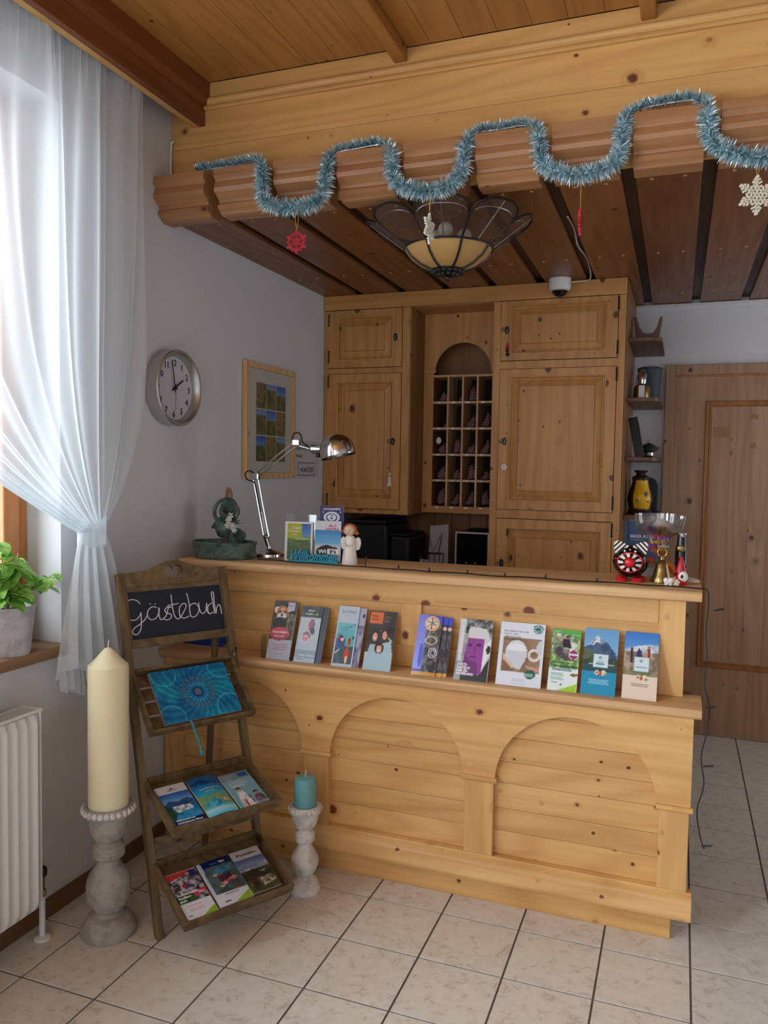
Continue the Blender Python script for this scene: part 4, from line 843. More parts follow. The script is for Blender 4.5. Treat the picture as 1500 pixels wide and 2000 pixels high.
COW = [('rect',0,0,1,1,(196,198,204)), ('grad',0,.50,1,.78,(190,204,226),(70,96,160)), ('noise',0,.50,1,.62,(210,214,224),(120,140,180),4), ('noise',0,0,1,.50,(64,70,44),(96,104,64),8), ('npoly',[(0,.44),(.4,.52),(1,.40),(1,.3),(0,.3)],(36,40,34),(60,64,46),7), ('npoly',[(.15,.36),(.35,.34),(.4,.08),(.2,.06)],(74,56,44),(40,34,30),6), ('npoly',[(.45,.28),(.9,.30),(.95,.14),(.5,.10)],(200,200,190),(90,84,70),14), ('poly',[(.55,.44),(.75,.42),(.8,.5),(.76,.40)],(230,230,230))]
on_tray('brochure', 2, .366, .058, .268, .124, COW, [('Postalm', .5, .86, .075, (30,34,44), 'c', .03, .66)], 'right brochure on the bottom tray, grey top above an alpine pasture', group=GT, t=.007)

# ------------------------------------------------------------------ candles on turned pillars
def bumpy(c, r, z, n, rb, m=None):
    m = m or M()
    for i in range(n):
        a = 2*PI*i/n; m.ball((c[0]+r*math.cos(a), c[1]+r*math.sin(a), c[2]+z), rb, n=8, m=6)
    return m
def spline_prof(P, n=4): return [(max(r, 0), z) for r, z in smooth(P, n)]
c1 = (.283, .02, 0)
bg_ = [(.097,0),(.101,.010),(.100,.030),(.088,.044),(.083,.050),(.082,.056),(.072,.070),(.058,.076),(.052,.080),(.050,.090),(.058,.100),(.074,.130),(.081,.170),(.074,.215),(.052,.250),(.040,.268),(.038,.282),(.050,.290),(.058,.298),(.056,.304),(.059,.312),(.056,.318),(.058,.326),(.054,.336),(.044,.344),(.042,.352),(.055,.366),(.066,.392),(.070,.43),(.071,.448)]
bc = obj('candlestick', M().lathe(spline_prof(bg_, 3)+[(.071,.449),(.088,.453),(.094,.463),(.094,.476),(.086,.486),(.072,.486),(.060,.478),(.0001,.476)], c1, 40), MAT['stone'], loc=c1)
obj('beaded_rim', bumpy(c1, .088, .472, 26, .012), MAT['chalky'], bc)
tag(bc, 'large grey turned candlestick on the floor between radiator and ladder shelf', 'candlestick')
cd = obj('candle', M().lathe([(.072,.4785),(.072,.995),(.071,1.004),(.062,1.012),(.045,1.030),(.026,1.052),(.012,1.066),(.0001,1.070)], c1, 40), MAT['wax'], loc=(c1[0], c1[1], .4785))
obj('wick', M().tube([(c1[0], c1[1], 1.065), (c1[0], c1[1], 1.085), (c1[0]+.004, c1[1], 1.097)], .0022, 6), MAT['wick'], cd)
tag(cd, 'tall thick ivory candle on the large grey candlestick', 'candle')
c2 = (.823, .56, 0)
sm_ = [(.065,0),(.068,.008),(.066,.018),(.060,.026),(.056,.030),(.057,.040),(.046,.052),(.036,.058),(.034,.066),(.046,.085),(.057,.115),(.054,.145),(.038,.175),(.029,.192),(.029,.202),(.038,.208),(.041,.216),(.040,.228),(.041,.238),(.038,.246),(.030,.252),(.029,.258),(.042,.272),(.052,.296),(.055,.322)]
sc = obj('candlestick', M().lathe(spline_prof(sm_, 3)+[(.055,.323),(.064,.328),(.068,.338),(.067,.350),(.060,.358),(.050,.358),(.044,.352),(.0001,.350)], c2, 36), MAT['chalky'], loc=c2)
obj('beaded_rim', bumpy(c2, .063, .346, 22, .009), MAT['chalky'], sc)
tag(sc, 'small whitewashed turned candlestick on the floor before the counter', 'candlestick')
cd = obj('candle', M().lathe([(.044,.3525),(.045,.36),(.045,.462),(.042,.470),(.032,.474),(.0001,.474)], c2, 32), MAT['teal'], loc=(c2[0], c2[1], .3525))
obj('wick', M().tube([(c2[0], c2[1], .472), (c2[0], c2[1], .492), (c2[0]+.003, c2[1], .500)], .002, 6), MAT['wick'], cd)
tag(cd, 'short teal pillar candle on the small whitewashed candlestick', 'candle')

# ------------------------------------------------------------------ curtain
ZTOP, ZT, YT = 3.290, 1.47, .152
def upper(u, v):
    z = ZTOP-(ZTOP-ZT)*v; t = 1-v; yt = .482-2.15*u; p = 6.2-4.1*u**.5
    s = 1-(1-t)**p
    yb = YT+.058-.116*u
    y = yb+(yt-yb)*s
    gather = max(0, min(1, (t-.0)/.35)); head = max(0, (t-.95)/.05)
    x = .092+(.016*math.sin(2*PI*(10.5*u+.7*math.sin(5*u+t*1.3)))+.008*math.sin(2*PI*(23*u+.8*math.sin(7*u)+.3*t))+.006*math.sin(2*PI*(4.3*u+.2*t)))*(.35+.65*gather)
    x += .008*math.sin(2*PI*75*u)*max(0, (t-.90)/.10)
    x -= .03*(1-gather)*math.cos(PI*(u-.5))*-1
    y += .004*math.sin(2*PI*75*u+1)*max(0, (t-.90)/.10)+.014*math.sin(2*PI*(10.5*u+.7*math.sin(5*u+t*1.3))+1.2)*gather
    return (x, y, z)
cr = obj('curtain', M().grid(upper, 420, 70), MAT['curtain'], loc=(.09, .1, ZTOP))
def lower(u, v):
    hem = .93+.055*math.sin(2*PI*(1.4*u+.1))-.03*u*0; z = ZT-(ZT-hem)*v
    w_ = .060+.118*v**.62; y = YT+(0.005-.004*v)+w_*(1-2*u)+.0
    am = .010+.022*v
    x = .092+am*math.sin(2*PI*(4.3*u+.35*v)+.8)+am*.4*math.sin(2*PI*9.1*u+2*v)
    return (x+.012*v, y, z)
obj('tail', M().grid(lower, 150, 40), MAT['curtain'], cr)
def ruffle(u, v):
    z = 1.0-.135*v+.02*math.sin(9*u); y = .015+.22*(1-u)*1+.012*math.sin(2*PI*5*u+v); x = .075+.018*math.sin(2*PI*6*u+2*v)
    return (x, y, z)
obj('ruffle', M().grid(ruffle, 90, 14), MAT['curtain'], cr)
def band(u, v):
    a = 2*PI*u; return (.094+.042*math.cos(a), YT+.005+.066*math.sin(a), ZT-.05+.10*v+.006*math.sin(3*a)+.02*math.sin(a)*(v-.3))
obj('tieback', M().grid(band, 48, 6), MAT['curtain'], cr)
def sash(u, v): return (.055-.045*u, YT+.055+.10*u, ZT+.02+.10*(v-.5)*(1-.4*u)+.02*u)
obj('tieback_end', M().grid(sash, 12, 6), MAT['curtain'], cr)
tag(cr, 'sheer white gathered curtain tied back at the left window', 'curtain')
tag(obj('curtain_rail', M().box(.085, .107, -2.3, .55, 3.292, 3.306), MAT['white'], loc=(.096, -.8, 3.292)), 'white curtain rail hidden behind the wooden pelmet', 'rail')

# ------------------------------------------------------------------ radiator
rd = empty('radiator', (.09, -.8, .15), label='white ribbed panel radiator under the window sill', cat='radiator')
def panel(u, v):
    y = -1.75+1.60*u; z = .152+.705*v; e = min(v, 1-v); a = min(1, e/.04)
    s = max(0, math.cos(2*PI*(y+.15)/.046))**.7 if False else (.5+.5*math.cos(2*PI*(y+.175)/.044))**1.5
    e2 = min(1, min(u, 1-u)/.006); return (.128+.012*s*a*e2-.01*(1-e2)-.004*(1-a), y, z)
obj('front_panel', M().grid(panel, 560, 26), MAT['white'], rd)
obj('back_panel', M().box(.045, .058, -1.75, -.15, .152, .857), MAT['white'], rd)
obj('side_cover', M().box(.045, .128, -.150, -.143, .152, .868), MAT['white'], rd, bev=.002); obj('side_cover', M().box(.045, .128, -1.757, -1.750, .152, .868), MAT['white'], rd, bev=.002)
g = M().box(.045, .052, -1.75, -.143, .862, .871).box(.124, .132, -1.75, -.143, .862, .871).box(.052, .124, -.152, -.143, .862, .871)
for i in range(6): g.box(.0585+.0115*i, .0625+.0115*i, -1.75, -.152, .862, .868)
for i in range(26): g.box(.052, .124, -1.70+.06*i, -1.697+.06*i, .858, .862)
obj('grille', g, MAT['white'], rd)
obj('fin', M().box(.07, .074, -1.74, -.16, .16, .84).box(.10, .104, -1.74, -.16, .16, .84), MAT['steel'], rd)
obj('pipe', M().tube([(.088,-.105,0),(.088,-.105,.16)], .011, 14).lathe([(.030,0),(.028,.008),(.014,.014)], (.088,-.105,0), 20), MAT['white'], rd)
obj('valve', M().tube([(.088,-.105,.16),(.088,-.105,.235)], .010, 12).tube([(.088,-.15,.21),(.088,-.105,.21)], .009, 12).lathe([(.013,.16),(.015,.165),(.013,.185)], (.088,-.105,0), 6), MAT['brass'], rd)
obj('valve_cap', M().lathe([(.015,.235),(.018,.240),(.018,.262),(.012,.270),(.0001,.272)], (.088,-.105,0), 16), MAT['black'], rd)

# ------------------------------------------------------------------ basil in a zinc pot
bs = empty('potted_basil', (-.035, -.130, 1.046), label='green basil plant in a hammered grey metal pot on the window sill', cat='plant')
pc = (-.035, -.130, 1.046)
obj('pot', M().lathe([(.0001,0),(.070,0),(.074,.006),(.090,.165),(.094,.170),(.094,.178),(.088,.178),(.085,.160),(.0001,.155)], pc, 40), MAT['zinc'], bs)
obj('soil', M().lathe([(.0001,.160),(.084,.158)], pc, 24, cap=False), MAT['soil'], bs)
rl = random.Random(5)
def leaf_mesh(L, W_):
    m = M()
    def f(u, v):
        x = (u-.5)*2; wv = W_*math.sin(PI*min(v*1.0, 1))**.75*(1-.25*v); return (x*wv, L*v, -.30*L*v*v+.22*abs(x)*wv+.05*W_*math.sin(9*v)*abs(x))
    m.grid(f, 6, 8); return m
lv0 = None
stems = M(); leaves = []
tips = [(-.04,.00,.30,8),(.03,.02,.34,8),(-.06,-.06,.36,8),(.02,-.05,.41,9),(.00,.05,.36,8),(.05,.00,.26,6),(-.02,-.09,.27,6),(.05,-.07,.24,6),(.03,.20,.27,7)]
for tx_, ty_, tz_, nl in tips:
    P = [Vector(pc)+Vector((tx_*q*.9+.0, ty_*q, .155+(tz_-.155)*q**(.8))) for q in (0, .3, .6, .85, 1)]
    stems.tube([tuple(p) for p in P], [.0032,.0028,.0024,.002,.0015], 6)
    for k in range(nl):
        q = .55+.45*(k//2)/max(1, nl//2); p = P[2].lerp(P[4], min(1, (q-.55)/.45)); a = rl.uniform(0, 2*PI)+k*PI; sc_ = rl.uniform(.75, 1.15)*(1.0 if k < nl-2 else .6)
        leaves.append((p, a, rl.uniform(-.55, .25), sc_))
obj('stems', stems, plain('basil_stem', (170,176,120), .5), bs)
lm = None
for p, a, el, sc_ in leaves:
    if lm is None: lm = obj('leaf', leaf_mesh(.100, .040), MAT['leaf'], bs, tuple(p-Vector(pc)), world=False); o = lm
    else: o = lm.copy(); scn.collection.objects.link(o); o.location = (p-Vector(pc))*K
    o.rotation_euler = (el, rl.uniform(-.3, .3), a); o.scale = (sc_,)*3
ZC = 1.3045
# ------------------------------------------------------------------ wall clock (left wall)
def wallx(name, poly, x0, x1, mat, par, **kw): return obj(name, M().prism(poly, 'x', x0, x1), mat, par, **kw)
cy_, cz_ = .772, 2.086; RC = .172
ck = empty('wall_clock', (.002, cy_, cz_), label='round brushed aluminium wall clock showing two minutes to two', cat='clock')
def xlathe(prof, n=48):
    m = M().lathe(prof, (0,0,0), n, cap=False); s = Matrix(((0,0,1,.002),(0,1,0,cy_),(-1,0,0,cz_),(0,0,0,1))); return m.xf(s)
obj('rim', xlathe([(RC-.006,0),(RC,.004),(RC,.062),(RC-.004,.067),(RC-.012,.067),(RC-.026,.050),(RC-.028,.030)], 64), MAT['alu'], ck)
obj('dial', xlathe([(.0001,.030),(RC-.027,.030)], 64), MAT['face'], ck)
nm = M()
def on_dial(m, s, ang, rad, size, bold=.02):
    vs, fs, tw = text_tris(s, bold); y0 = cy_+rad*math.sin(ang)-tw*size/2; z0 = cz_+rad*math.cos(ang)-size*.36
    m.add([(.0335, y0+v[0]*size, z0+v[1]*size) for v in vs], fs)
for h in range(1, 13): on_dial(nm, str(h), 2*PI*h/12, .116, .040)
obj('numerals', nm, MAT['black'], ck)
def hand(ang, L, w_, x, back=.02):
    d = Vector((0, math.sin(ang), math.cos(ang))); n = Vector((0, math.cos(ang), -math.sin(ang))); c = Vector((x, cy_, cz_))
    P = [c-d*back-n*w_, c-d*back+n*w_, c+d*L+n*w_*.7, c+d*L-n*w_*.7]
    return M().add([tuple(p) for p in P]+[tuple(p+Vector((.0015,0,0))) for p in P], [(0,1,2,3),(7,6,5,4),(0,4,5,1),(1,5,6,2),(2,6,7,3),(3,7,4,0)])
obj('hour_hand', hand(math.radians(58), .080, .0042, .037), MAT['black'], ck); obj('minute_hand', hand(math.radians(349), .125, .0032, .040), MAT['black'], ck)
obj('second_hand', hand(math.radians(180), .10, .0008, .043), MAT['black'], ck); obj('hub', xlathe([(.0001,.046),(.008,.045),(.008,.034)], 16), MAT['black'], ck)
gl = xlathe([(.0001,.0555),(RC-.022,.0555)], 48); obj('glass', gl, MAT['glass'], ck)

# ------------------------------------------------------------------ framed picture and notice on the left wall
pf = empty('picture_frame', (.002, 1.71, 1.98), label='light wooden frame with nine small landscape photographs in a mount', cat='picture')
y0, y1, z0, z1 = 1.428, 2.010, 1.668, 2.303
fr = M().box(.002,.030,y0,y0+.030,z0,z1).box(.002,.030,y1-.030,y1,z0,z1).box(.002,.030,y0+.030,y1-.030,z0,z0+.030).box(.002,.030,y0+.030,y1-.030,z1-.030,z1)
obj('frame', fr, wood('shelf', 'z'), pf, bev=.003)
obj('mount', M().box(.004,.012,y0+.03,y1-.03,z0+.03,z1-.03), plain('passepartout', (206,200,192), .8), pf)
ph = [[('grad',0,.55,1,1,(110,160,220),(50,100,180)),('noise',0,0,1,.6,(50,80,50),(110,120,80),3)],[('noise',0,0,1,1,(80,90,60),(150,130,90),3),('rect',.3,.3,.6,1,(130,110,90))],[('noise',0,0,1,1,(70,90,60),(120,120,90),3),('grad',0,.8,1,1,(140,170,210),(100,140,200))]]
for r_ in range(3):
    for c_ in range(3):
        a = 1.562+.1165*c_; b = 1.764+.147*r_; L_ = ph[(r_*2+c_) % 3]; C = s2l(raster(L_, 10, 12)); mm = M(); cols = []
        mm.v = [(.0128, a+.112*i/10, b+.141*j/12) for j in range(13) for i in range(11)]
        for j in range(12):
            for i in range(10):
                q = j*11+i; mm.f.append((q, q+1, q+12, q+11))
                for jj, ii in ((j,i),(j,i+1),(j+1,i+1),(j+1,i)): cols += [*C[jj,ii], 1]
        mm.c = cols; obj('photograph', mm, MAT['pr'], pf)
obj('glass', M().box(.0135,.015,y0+.03,y1-.03,z0+.03,z1-.03), MAT['glass'], pf)
nt = empty('notice', (.001, 2.23, 1.78), label='white paper notice with boxed dark red print on the wall behind the desk lamp', cat='notice')
obj('sheet', M().box(.001,.0025,2.054,2.405,1.664,1.900), plain('grey_white_paper', (196,194,200), .8), nt)
bx_ = M(); ya, yb, za, zb = 2.10, 2.335, 1.682, 1.764
for q in ((ya,yb,za,za+.004),(ya,yb,zb-.004,zb),(ya,ya+.004,za,zb),(yb-.004,yb,za,zb)): bx_.box(.0025,.0032,*q)
obj('printed_box', bx_, MAT['black'], nt)
def walltext(s, y, z, size, mat, bold=0, w_=None):
    vs, fs, tw = text_tris(s, bold); sx = w_/tw if w_ else size
    return obj('lettering', M().add([(.0034, y+v[0]*sx, z+v[1]*size) for v in vs], fs), mat, nt)
walltext('+43 660 272576', 2.125, 1.706, .040, plain('dark_red_print', (120,30,50), .6), .02, .19)
walltext('Notruf an', 2.07, 1.840, .030, MAT['black'], 0, .14); walltext('Mobil', 2.07, 1.795, .030, MAT['black'], 0, .08)

# ------------------------------------------------------------------ desk lamp
dl = empty('desk_lamp', (.385, 1.04, ZC), label='chrome articulated desk lamp on the left of the countertop', cat='lamp')
lb = (.385, 1.04, ZC)
obj('base', M().lathe([(.060,0),(.063,.004),(.062,.016),(.050,.026),(.020,.034),(.012,.040),(.0001,.042)], lb, 40), MAT['chrome'], dl)
Aj, Bj, Cj = Vector((.366,1.045,1.40)), Vector((.300,1.05,1.688)), Vector((.519,1.05,1.850))
obj('post', M().tube([(.385,1.04,ZC+.03),(.382,1.042,1.36),(.368,1.045,1.40)], .010, 12).ball(tuple(Aj), .016), MAT['chrome'], dl)
def para(a, b, off, name):
    d = (b-a).normalized(); n = Vector((d.z, 0, -d.x)); m = M()
    for s_ in (-1, 1): m.tube([tuple(a+n*off*s_), tuple(b+n*off*s_)], .0052, 8)
    obj(name, m, MAT['chrome'], dl)
para(Aj, Bj, .013, 'lower_arm'); para(Bj, Cj, .011, 'upper_arm')
obj('joint', M().box(.278,.322,1.035,1.065,1.672,1.704).box(.500,.538,1.038,1.062,1.836,1.866), MAT['chrome'], dl, bev=.004)
d_ = (Bj-Aj).normalized()
def spring(a, b, r, n, wire):
    ax = (b-a).normalized(); u_ = ax.orthogonal().normalized(); v_ = ax.cross(u_); return M().tube([tuple(a+(b-a)*(i/(n*8))+u_*r*math.cos(2*PI*i/8)+v_*r*math.sin(2*PI*i/8)) for i in range(n*8+1)], wire, 4)
obj('spring', spring(Vector((.375,1.02,1.40)), Vector((.352,1.02,1.52)), .006, 18, .0016), MAT['steel'], dl)
obj('neck', M().tube([(.519,1.05,1.850),(.545,1.05,1.832),(.60,1.05,1.820)], [.008,.008,.008], 10), MAT['chrome'], dl)
obj('socket', M().tube([(.590,1.05,1.822),(.602,1.05,1.820),(.603,1.05,1.820),(.660,1.05,1.822),(.690,1.05,1.826)], [.012,.014,.024,.024,.030], 20), MAT['chrome'], dl)
obj('knob', M().tube([(.632,1.05,1.800),(.632,1.05,1.782)], .010, 12), MAT['dark'], dl)
sh = M().lathe([(.082,-.028),(.083,-.024),(.082,.0)]+[(.082*math.cos(a), .076*math.sin(a)) for a in [PI/2*i/10 for i in range(1, 10)]]+[(.0001,.076)]+[(.079*math.cos(a), .073*math.sin(a)) for a in [PI/2*(1-i/10) for i in range(1, 11)]]+[(.079,-.028)], (0,0,0), 40)
sh.f = [f for f in sh.f if len(f) == 4]
shade = obj('shade', sh.xf(Matrix.Translation((.728,1.05,1.815)) @ Matrix.Rotation(math.radians(-14), 4, 'Y')), MAT['chrome'], dl)
obj('bulb', M().ball((.730,1.05,1.815), .030), MAT['porcelain'], dl)
obj('cable', M().tube(smooth([(.300,1.05,1.70),(.272,1.045,1.715),(.252,1.04,1.700),(.262,1.04,1.672),(.296,1.045,1.660),(.310,1.045,1.62),(.345,1.045,1.46),(.365,1.05,1.36),(.40,1.09,1.312),(.44,1.16,1.308)], 5), .0036, 6).tube(smooth([(.500,1.04,1.862),(.515,1.035,1.893),(.545,1.035,1.890),(.560,1.035,1.850),(.590,1.035,1.835)], 5), .0036, 6), MAT['cord'], dl)
obj('pull_chain', M().tube([(.655,1.05,1.80),(.654,1.05,1.72),(.652,1.05,1.665)], .0018, 5), MAT['steel'], dl)

# ------------------------------------------------------------------ green fountain on a dish
fo = empty('ceramic_ornament', (.200, 1.00, ZC), label='green glazed ceramic ornament of stacked jugs with white flowers on a round dish', cat='ornament')
fc = (.213, .918, ZC)
obj('dish', M().lathe([(.0001,0),(.146,0),(.155,.006),(.158,.030),(.157,.058),(.162,.066),(.165,.074),(.160,.079),(.152,.074),(.150,.030),(.0001,.022)], fc, 48, 1.0, .70), MAT['ceramic'], fo)
obj('rock', M().lathe([(.055,.02),(.048,.04),(.034,.07),(.024,.10),(.020,.12),(.0001,.13)], (.185,1.0,ZC), 12), plain('brown_stone', (96,78,66), .8), fo)
def jug(c, r, ax, tilt, name='jug'):
    m = M().lathe([(.0001,-r*.9),(r*.5,-r*.86),(r*.9,-r*.4),(r,0),(r*.86,r*.4),(r*.66,r*.66),(r*.70,r*.84),(r*.84,r*.98),(r*.78,r),(r*.58,r*.7),(r*.5,r*.3),(.0001,-r*.2)], (0,0,0), 28)
    m.f = [f for f in m.f if len(f) == 4]
    return obj(name, m.xf(Matrix.Translation(c) @ Matrix.Rotation(ax, 4, 'Z') @ Matrix.Rotation(tilt, 4, 'Y')), MAT['ceramic'], fo)
jug((.190,1.0,ZC+.215), .050, -1.1, 1.15); jug((.165,1.0,ZC+.130), .050, .2, -.9); jug((.235,.985,ZC+.080), .044, -.6, .8)
obj('ring', M().tube([(.178+.062*math.cos(a), .985+.012*math.sin(a), ZC+.215+.058*math.sin(a)) for a in [2*PI*i/28 for i in range(28)]], .009, 8, True), MAT['ceramic'], fo)
obj('handle', M().tube(smooth([(.172,1.0,ZC+.27),(.178,1.0,ZC+.315),(.192,1.0,ZC+.318),(.200,1.0,ZC+.28)], 4), .008, 8), plain('rust_handle', (150,104,62), .6), fo)
fl = M(); lf = M()
for i, (fx_, fz_) in enumerate(((.215,.175),(.235,.150),(.210,.150),(.245,.130),(.225,.195))):
    for k in range(6):
        a = 2*PI*k/6+i; c = Vector((fx_, .955, ZC+fz_)); e = c+Vector((math.cos(a)*.020, -.004, math.sin(a)*.020)); s_ = Vector((-math.sin(a)*.005, 0, math.cos(a)*.005)); mid = c.lerp(e, .55)+Vector((0,-.004,0))
        fl.add([tuple(c), tuple(mid+s_), tuple(e), tuple(mid-s_)], [(0,1,2,3)])
    fl.ball((fx_, .952, ZC+fz_), .004, n=8, m=6)
for i in range(9):
    a = .2+i*.33; c = Vector((.228,.960,ZC+.16)); e = c+Vector((math.cos(a)*.058, 0, math.sin(a)*.055-.01)); s_ = Vector((-math.sin(a)*.004,0,math.cos(a)*.004)); mid = c.lerp(e,.5)
    lf.add([tuple(c), tuple(mid+s_), tuple(e), tuple(mid-s_)], [(0,1,2,3)])
obj('flowers', fl, MAT['porcelain'], fo); obj('leaves', lf, MAT['green'], fo)

# ------------------------------------------------------------------ cards, letters, angel
RIV = [('rect',0,0,1,1,(230,230,226)), ('grad',.08,.5,.93,.96,(120,170,220),(40,90,170)), ('noise',.08,.04,.93,.62,(70,104,66),(110,130,90),8), ('poly',[(.2,.04),(.55,.04),(.62,.3),(.5,.42),(.58,.3),(.3,.2)],(176,182,186)), ('rect',.08,.57,.62,.96,(166,176,40)), ('poly',[(.3,.62),(.9,.60),(.93,.56),(.4,.54)],(150,190,110))]
leaflet('brochure', .134, .182, .004, RIV, [('Liebe', .26, .82, .10, W, 'l', 0, .34, .3), ('Urlauber', .12, .74, .09, W, 'l', 0, .44, .3), ('GRÜSSE', .26, .66, .04, W), ('i', .84, .88, .05, W)], 'green and blue landscape brochure standing behind the turquoise lettering', 'brochure', 'upright cards by the desk lamp', base=(.588, .940, ZC), yaw=.10, lean=.06)
tag(obj('card_holder', M().box(.515,.668,.962,.965,ZC,ZC+.215).box(.515,.668,.925,.962,ZC,ZC+.003), MAT['acrylic'], loc=(.59,.96,ZC)), 'clear acrylic stand holding the landscape brochure', 'holder')
WIFI = [('rect',0,0,1,1,(206,212,222)), ('grad',0,.40,1,.78,(120,190,230),(40,130,200)), ('rect',0,.40,1,.46,(170,190,210)), ('rect',0,.64,1,.655,(90,170,220)), ('ell',.46,.27,.34,.155,(14,14,18)), ('ell',.22,.26,.16,.11,(14,14,18)), ('ell',.74,.27,.2,.12,(14,14,18)), ('rect',.50,.20,.88,.34,(236,236,240)), ('ell',.88,.27,.05,.07,(236,236,240))]
WF = [('Wi', .14, .225, .13, W, 'l', .03, .30), ('Fi', .58, .225, .12, BK, 'l', .03, .24), ('die 7', .52, .86, .085, (200,40,60), 'l', .03, .3), ('kleiglitz', .42, .79, .075, (200,40,60), 'l', .03, .5)]
leaflet('info_card', .124, .190, .004, WIFI, WF, 'white and blue card with a large Wi Fi emblem beside the angel', 'card', 'upright cards by the desk lamp', base=(.728, .955, ZC), yaw=.10, lean=.05)
LOCL = [('rect',0,0,1,1,(28,38,104)), ('ell',.5,.80,.34,.105,(214,220,236)), ('ell',.5,.80,.25,.077,(28,38,104)), ('ell',.5,.80,.19,.058,(214,220,236)), ('rect',.46,.765,.54,.815,(28,38,104)), ('ell',.5,.838,.045,.014,(28,38,104)), ('ell',.14,.9,.02,.008,W), ('ell',.87,.9,.03,.01,W)]
leaflet('info_card', .112, .256, .003, LOCL, [('LOCALINFO', .5, .935, .048, W, 'c', .02, .74)], 'dark blue card with a white letter i ring standing behind the Wi Fi card', 'card', 'upright cards by the desk lamp', base=(.735, .975, ZC), yaw=.10, lean=.05)
vs, fs, tw = text_tris('Willkommen', .025, .35)
wl = M(); sx_ = .225/tw
n0 = len(vs); wl.v = [(.560+v[0]*sx_, .905+v[0]*sx_*.12, ZC+.011+v[1]*.062) for v in vs]+[(.560+v[0]*sx_, .917+v[0]*sx_*.12, ZC+.011+v[1]*.062) for v in vs]
wl.f = [f for f in fs]+[tuple(i+n0 for i in f[::-1]) for f in fs]
from collections import Counter
ec = Counter()
for f in fs:
    for i in range(len(f)): ec[tuple(sorted((f[i], f[(i+1) % len(f)])))] += 1
for f in fs:
    for i in range(len(f)):
        a, b = f[i], f[(i+1) % len(f)]
        if ec[tuple(sorted((a, b)))] == 1: wl.f.append((b, a, a+n0, b+n0))
wl.box(.556,.790,.903,.921,ZC,ZC+.012)
for i in range(len(wl.v)-8, len(wl.v)): x_, y_, z_ = wl.v[i]; wl.v[i] = (x_, y_+(x_-.56)*.12, z_)
tag(obj('word_sign', wl, MAT['tealp'], loc=(.67,.915,ZC)), 'turquoise cut-out lettering reading Willkommen on the countertop', 'sign')
an = empty('angel_figurine', (.838, .955, ZC), label='white porcelain angel figurine with auburn hair beside the Wi Fi card', cat='figurine')
ac = (.838, .955, ZC)
obj('robe', M().lathe([(.036,0),(.037,.004),(.034,.030),(.028,.070),(.024,.100),(.024,.118),(.020,.126),(.010,.131),(.0001,.132)], ac, 28, 1, .8), MAT['porcelain'], an)
for s_ in (-1, 1):
    pts = [(0,.055),(s_*.020,.118),(s_*.034,.124),(s_*.044,.112),(s_*.046,.094),(s_*.040,.070),(s_*.036,.066)]
    obj('wing', M().prism([(ac[0]+s_*.004+p[0], ZC+p[1]) for p in pts], 'y', .962, .970), MAT['porcelain'], an, bev=.003)
ar_ = M()
for s_ in (-1, 1): ar_.tube([(ac[0]+s_*.018,.948,ZC+.110),(ac[0]+s_*.018,.934,ZC+.092),(ac[0]+s_*.003,.926,ZC+.084)], [.0065,.006,.005], 8)
obj('arms', ar_, MAT['porcelain'], an); obj('head', M().ball((ac[0],.951,ZC+.152), .025, .023, .025), MAT['skin'], an)
hr = M()
for i in range(13):
    a = PI*(-.12+1.24*i/12); hr.ball((ac[0]+.025*math.cos(a), .956, ZC+.152+.024*math.sin(a)), .0095, n=10, m=8)
for i in range(5): hr.ball((ac[0]-.018+.009*i, .962, ZC+.165), .011, n=10, m=8)
hr.ball((ac[0]-.034,.952,ZC+.148), .008, n=8, m=6).ball((ac[0]+.036,.952,ZC+.142), .009, n=8, m=6)
obj('hair', hr, MAT['hair'], an)
fa = M()
for s_ in (-1, 1): fa.ball((ac[0]+s_*.009,.929,ZC+.154), .0022, n=8, m=6)
fa.tube([(ac[0]-.006,.930,ZC+.143),(ac[0],.9285,ZC+.141),(ac[0]+.006,.930,ZC+.143)], .001, 5); obj('face', fa, MAT['dark'], an); obj('nose', M().ball((ac[0],.927,ZC+.149), .003, n=8, m=6), MAT['skin'], an)

# ------------------------------------------------------------------ string lights on the counter
CP = [(.40,.90),(.50,.915),(.60,.880),(.70,.890),(.80,.868),(.90,.872),(.945,.878),(1.02,.868),(1.10,.862),(1.16,.872),(1.24,.850),(1.32,.864),(1.40,.868),(1.48,.850),(1.56,.850),(1.63,.868),(1.72,.868),(1.82,.850),(1.92,.868),(2.02,.880),(2.10,.862),(2.20,.872),(2.30,.86),(2.322,.85)]
path = smooth([(x, y, ZC+.004) for x, y in CP], 4)
path += smooth([(2.326,.85,1.30),(2.330,.85,1.26),(2.325,.85,1.15),(2.332,.85,1.05),(2.328,.84,.95),(2.345,.80,.88),(2.340,.78,.80),(2.322,.77,.70),(2.335,.77,.60),(2.315,.77,.50),(2.330,.77,.40),(2.345,.77,.36)], 4)
sl = obj('string_lights', M().tube(path, .0026, 5), MAT['cord'], loc=(1.3,.87,ZC))
for x, y, dz in ((.945,.878,.035),(1.10,.862,.006),(1.24,.850,.004),(1.40,.868,.004),(1.56,.85,.004),(1.72,.868,.004),(1.92,.868,.004)):
    obj('bulb', M().tube([(x,y,ZC+.004),(x+.004,y-.004,ZC+.004+dz)], .0026, 5).tube([(x+.004,y-.004,ZC+.004+dz),(x+.006,y-.004,ZC+.016+dz)], [.0045,.003], 8), MAT['dark'], sl)
for x, z in ((2.345,.88),(2.345,.66),(2.350,.36),(2.36,1.24)): obj('bulb', M().tube([(x-.015,.79,z),(x+.02,.785,z+.01)], [.0026,.0045], 6), MAT['dark'], sl)
tag(sl, 'dark cable of tiny string lights along the countertop and down its right end', 'string lights')

